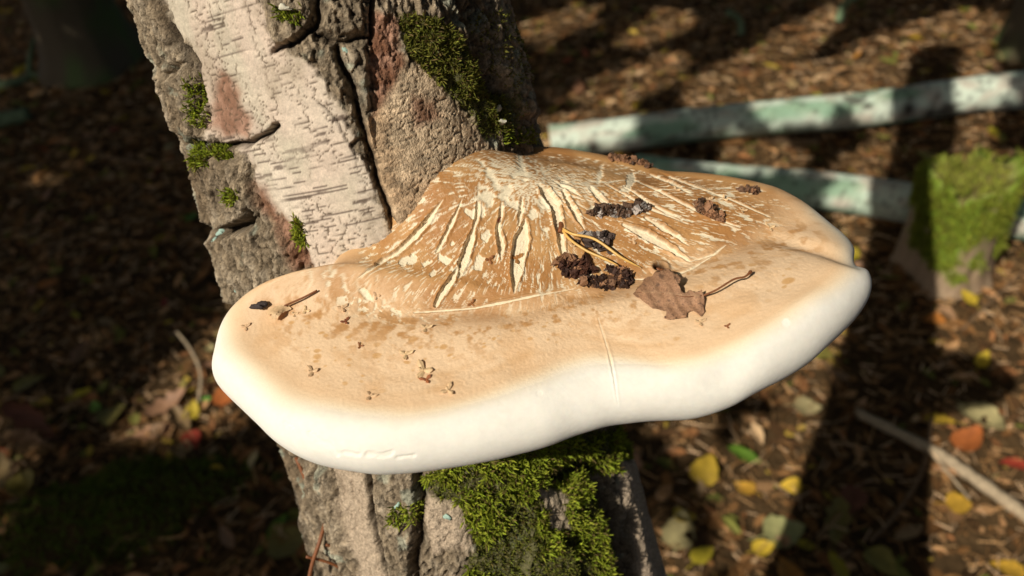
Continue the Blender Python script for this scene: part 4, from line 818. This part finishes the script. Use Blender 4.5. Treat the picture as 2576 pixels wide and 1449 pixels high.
litter('needle_litter', 'brown pine needles strewn over the forest floor', 60000, mk_needle, 4)

# ------------------------------------------------------------------ trees behind the viewer that throw the dappled shade
LIT = [[(330, 1010), (440, 900), (520, 830), (600, 740), (760, 700), (800, 900), (620, 1050), (560, 1050), (400, 1100), (320, 1060)], [(1330, 60), (1480, 15), (1500, 50), (1350, 110)], [(1560, 95), (1680, 25), (1745, 55), (1610, 115)], [(1430, 240), (1560, 180), (1700, 130), (1730, 165), (1570, 265)], [(1740, 210), (1900, 120), (2000, 85), (2065, 95), (2020, 175), (1860, 265), (1750, 310)], [(2000, 60), (2110, 15), (2110, 65), (2010, 95)], [(2060, 180), (2300, 60), (2520, 30), (2490, 110), (2310, 235), (2080, 300), (1950, 340)],
       [(2290, 420), (2480, 380), (2620, 400), (2620, 1500), (2385, 1500), (2370, 1000), (2400, 780), (2300, 740)], [(1370, 300), (1640, 280), (1650, 345), (1480, 400), (1370, 400)], [(1975, 210), (2085, 200), (2090, 320), (1965, 330)], [(2150, 455), (2310, 470), (2300, 590), (2150, 600)], [(1850, 360), (2000, 380), (1990, 450), (1840, 440)], [(2080, 620), (2260, 560), (2260, 700), (2100, 720)], [(0, 1080), (60, 1050), (160, 1040), (170, 1130), (60, 1200), (0, 1200)], [(1640, 1040), (1800, 1040), (1760, 1110), (1660, 1100)], [(370, 1250), (440, 1220), (430, 1290), (350, 1340), (320, 1310)], [(1880, 880), (2090, 780), (2150, 900), (1950, 1010)]]
sx = SUN/-SUN[2]
def shadowxy(P): return P[:, :2]+sx[:2]*P[:, 2:3]
keep = np.concatenate([shadowxy(Pf[::97]), shadowxy(cpos[::97])])
cell = .06; occ = set()
for ix, iy in np.floor(keep/cell).astype(int):
    for a_ in (-1, 0, 1):
        for b_ in (-1, 0, 1): occ.add((ix+a_, iy+b_))
xs = np.arange(-3.6, 3.4, .036); ys = np.arange(-.3, 5.8, .036); X, Y = np.meshgrid(xs, ys, indexing='ij'); X = X.ravel()+rng.uniform(-.012, .012, X.size); Y = Y.ravel()+rng.uniform(-.012, .012, Y.size)
a_, b_ = proj(np.stack([X, Y, 0*X+.01], -1)); depth = np.stack([X, Y, 0*X], -1)@FW
lit = np.zeros(X.shape, bool)
for p in LIT: lit |= inpoly(a_, b_, p)
ins = (a_ > -200) & (a_ < 2800) & (b_ > -200) & (b_ < 1700)
lit |= ~ins & (vn(X*2.2, Y*2.2, seed=8) > .05)
dap = fbm(X*9, Y*9, o=2, seed=44); lit |= (dap > .54) | ((a_ > 1640) & (a_ < 2120) & (b_ > 1040) & (dap > .2))
for dx, dy in ((-.04, 0), (.04, 0), (0, -.04), (0, .04)):
    a2_, b2_ = proj(np.stack([X+dx, Y+dy, 0*X+.01], -1))
    for p in LIT: lit |= inpoly(a2_, b2_, p)
ok = ~lit & A([(int(math.floor(x/cell)), int(math.floor(y/cell))) not in occ for x, y in zip(X, Y)])
X, Y = X[ok], Y[ok]
Zc = 2.5+.5*vn(X*.8, Y*.8, seed=50)+rng.uniform(-.25, .25, len(X))
Pc = np.stack([X-sx[0]*Zc, Y-sx[1]*Zc, Zc], 1)
trunkpos = [(-3.9, -1.9), (-1.3, -2.7), (-2.9, 1.6)]
own = np.argmin(A([[(Pc[:, 0]-x)**2+(Pc[:, 1]-y)**2 for x, y in trunkpos]])[0], 0)
tl = ['leafy young birch throwing shade over the left litter', 'leafy young birch throwing shade over the right litter', 'leafy young birch throwing shade over the far logs']
for k, (x, y) in enumerate(trunkpos):
    root = empty('shade_tree', (x, y, 0)); tag(root, tl[k], 'tree', 'leafy birches standing outside the view'); B = A([x, y, 0])
    s_ = spline([(0, 0, -.1), (.05, .04, 1.5), (-.03, .05, 3.2), (.05, 0, 5.2)], 20); V, F = tubes([(s_, [.09-.0035*i for i in range(20)])], 12); mesh('trunk', A([tuple(v) for v in V]), F, M['twig'], root)
    P = Pc[own == k]-B
    if len(P) == 0: continue
    V, F = [], []; br = []
    for q in P[rng.choice(len(P), min(10, len(P)))]: z0 = max(1.2, q[2]-1.0); br.append((spline([(0, 0, z0), tuple(q*.5+A([0, 0, .5*z0-.1])), tuple(q+A([0, 0, .03]))], 10), [.016-.0013*i for i in range(10)]))
    V, F = tubes(br, 6); mesh('limbs', A([tuple(v) for v in V]), F, M['twig'], root)
    n = len(P); t = rng.normal(0, 1, (n, 3)); t /= np.linalg.norm(t, axis=1, keepdims=True); t = np.cross(t, SUN[None]+rng.normal(0, .25, (n, 3))); t /= np.linalg.norm(t, axis=1, keepdims=True); b = np.cross(t, SUN); b /= np.linalg.norm(b, axis=1, keepdims=True)
    sz = rng.uniform(.031, .040, n)[:, None]; V = np.concatenate([P-t*sz*1.1, P-b*sz*.75, P+t*sz*1.2, P+b*sz*.75]); i = np.arange(n); mesh('crown', V, np.stack([i, i+n, i+2*n, i+3*n], 1), M['leafcan'], root)

# unseen high crowns added all round to dim the sky light; gaps left for the sun
def litxy(x, y):
    a, b = proj(np.stack([x, y, 0*x+.01], -1)); r = np.zeros(x.shape, bool)
    fr = (np.stack([x, y, 0*x], -1)-CAM)@FW > .2
    for p in LIT: r |= inpoly(a, b, p) & fr
    return r
for k, (x, y, rad) in enumerate([(-5.5, -4.5, 3.6), (4.5, -4.0, 3.8), (6.0, 3.5, 3.8), (-6.5, 3.0, 3.6), (0.5, 8.0, 4.0), (-.5, -7.5, 3.4), (1.5, 2.8, 3.2), (-3.0, 6.5, 3.2), (6.5, 9.0, 3.6)]):
    n = 2800; r = rad*np.sqrt(rng.random(n)); a = rng.uniform(0, 6.283, n); z = rng.uniform(4.6, 7.5, n); P = np.stack([x+r*np.cos(a), y+r*np.sin(a), z+.5*np.sin(a*3)], 1)
    g = shadowxy(P); bad = litxy(g[:, 0], g[:, 1])
    for dx in (-.12, .12):
        for dy in (-.12, .12): bad |= litxy(g[:, 0]+dx, g[:, 1]+dy)
    q = np.floor(g/cell).astype(int)
    near = np.zeros(n, bool)
    for dx in (-3, 0, 3):
        for dy in (-3, 0, 3): near |= A([(i+dx, j+dy) in occ for i, j in q])
    P = P[~(bad | near)]-A([x, y, 0]); n = len(P)
    root = empty('tall_tree', (x, y, 0)); tag(root, 'tall leafy tree outside the view, added to dim the sky light', 'tree', 'unseen tall trees added to dim the sky light')
    if abs(x) > 2.5 or y < 0 or y > 6.4: V, F = tubes([(spline([(0, 0, -.1), (.06, .05, 2.5), (-.05, .1, 5), (0, 0, 7.4)], 20), [.14-.005*i for i in range(20)])], 12)
    else: V, F = tubes([(spline([(-4.2, 5.5, -.1), (-3.6, 5.0, 2.5), (-1.8, 2.6, 5), (0, 0, 6.4)], 20), [.14-.005*i for i in range(20)])], 12)
    mesh('trunk', A([tuple(v) for v in V]), F, M['twig'], root)
    t = rng.normal(0, 1, (n, 3)); t /= np.linalg.norm(t, axis=1, keepdims=True); b = np.cross(t, rng.normal(0, 1, (n, 3))); b /= np.linalg.norm(b, axis=1, keepdims=True)
    sz = rng.uniform(.08, .15, n)[:, None]; V = np.concatenate([P-t*sz*1.2, P-b*sz*.8, P+t*sz*1.2, P+b*sz*.8]); i = np.arange(n); mesh('crown', V, np.stack([i, i+n, i+2*n, i+3*n], 1), M['leafcan'], root)
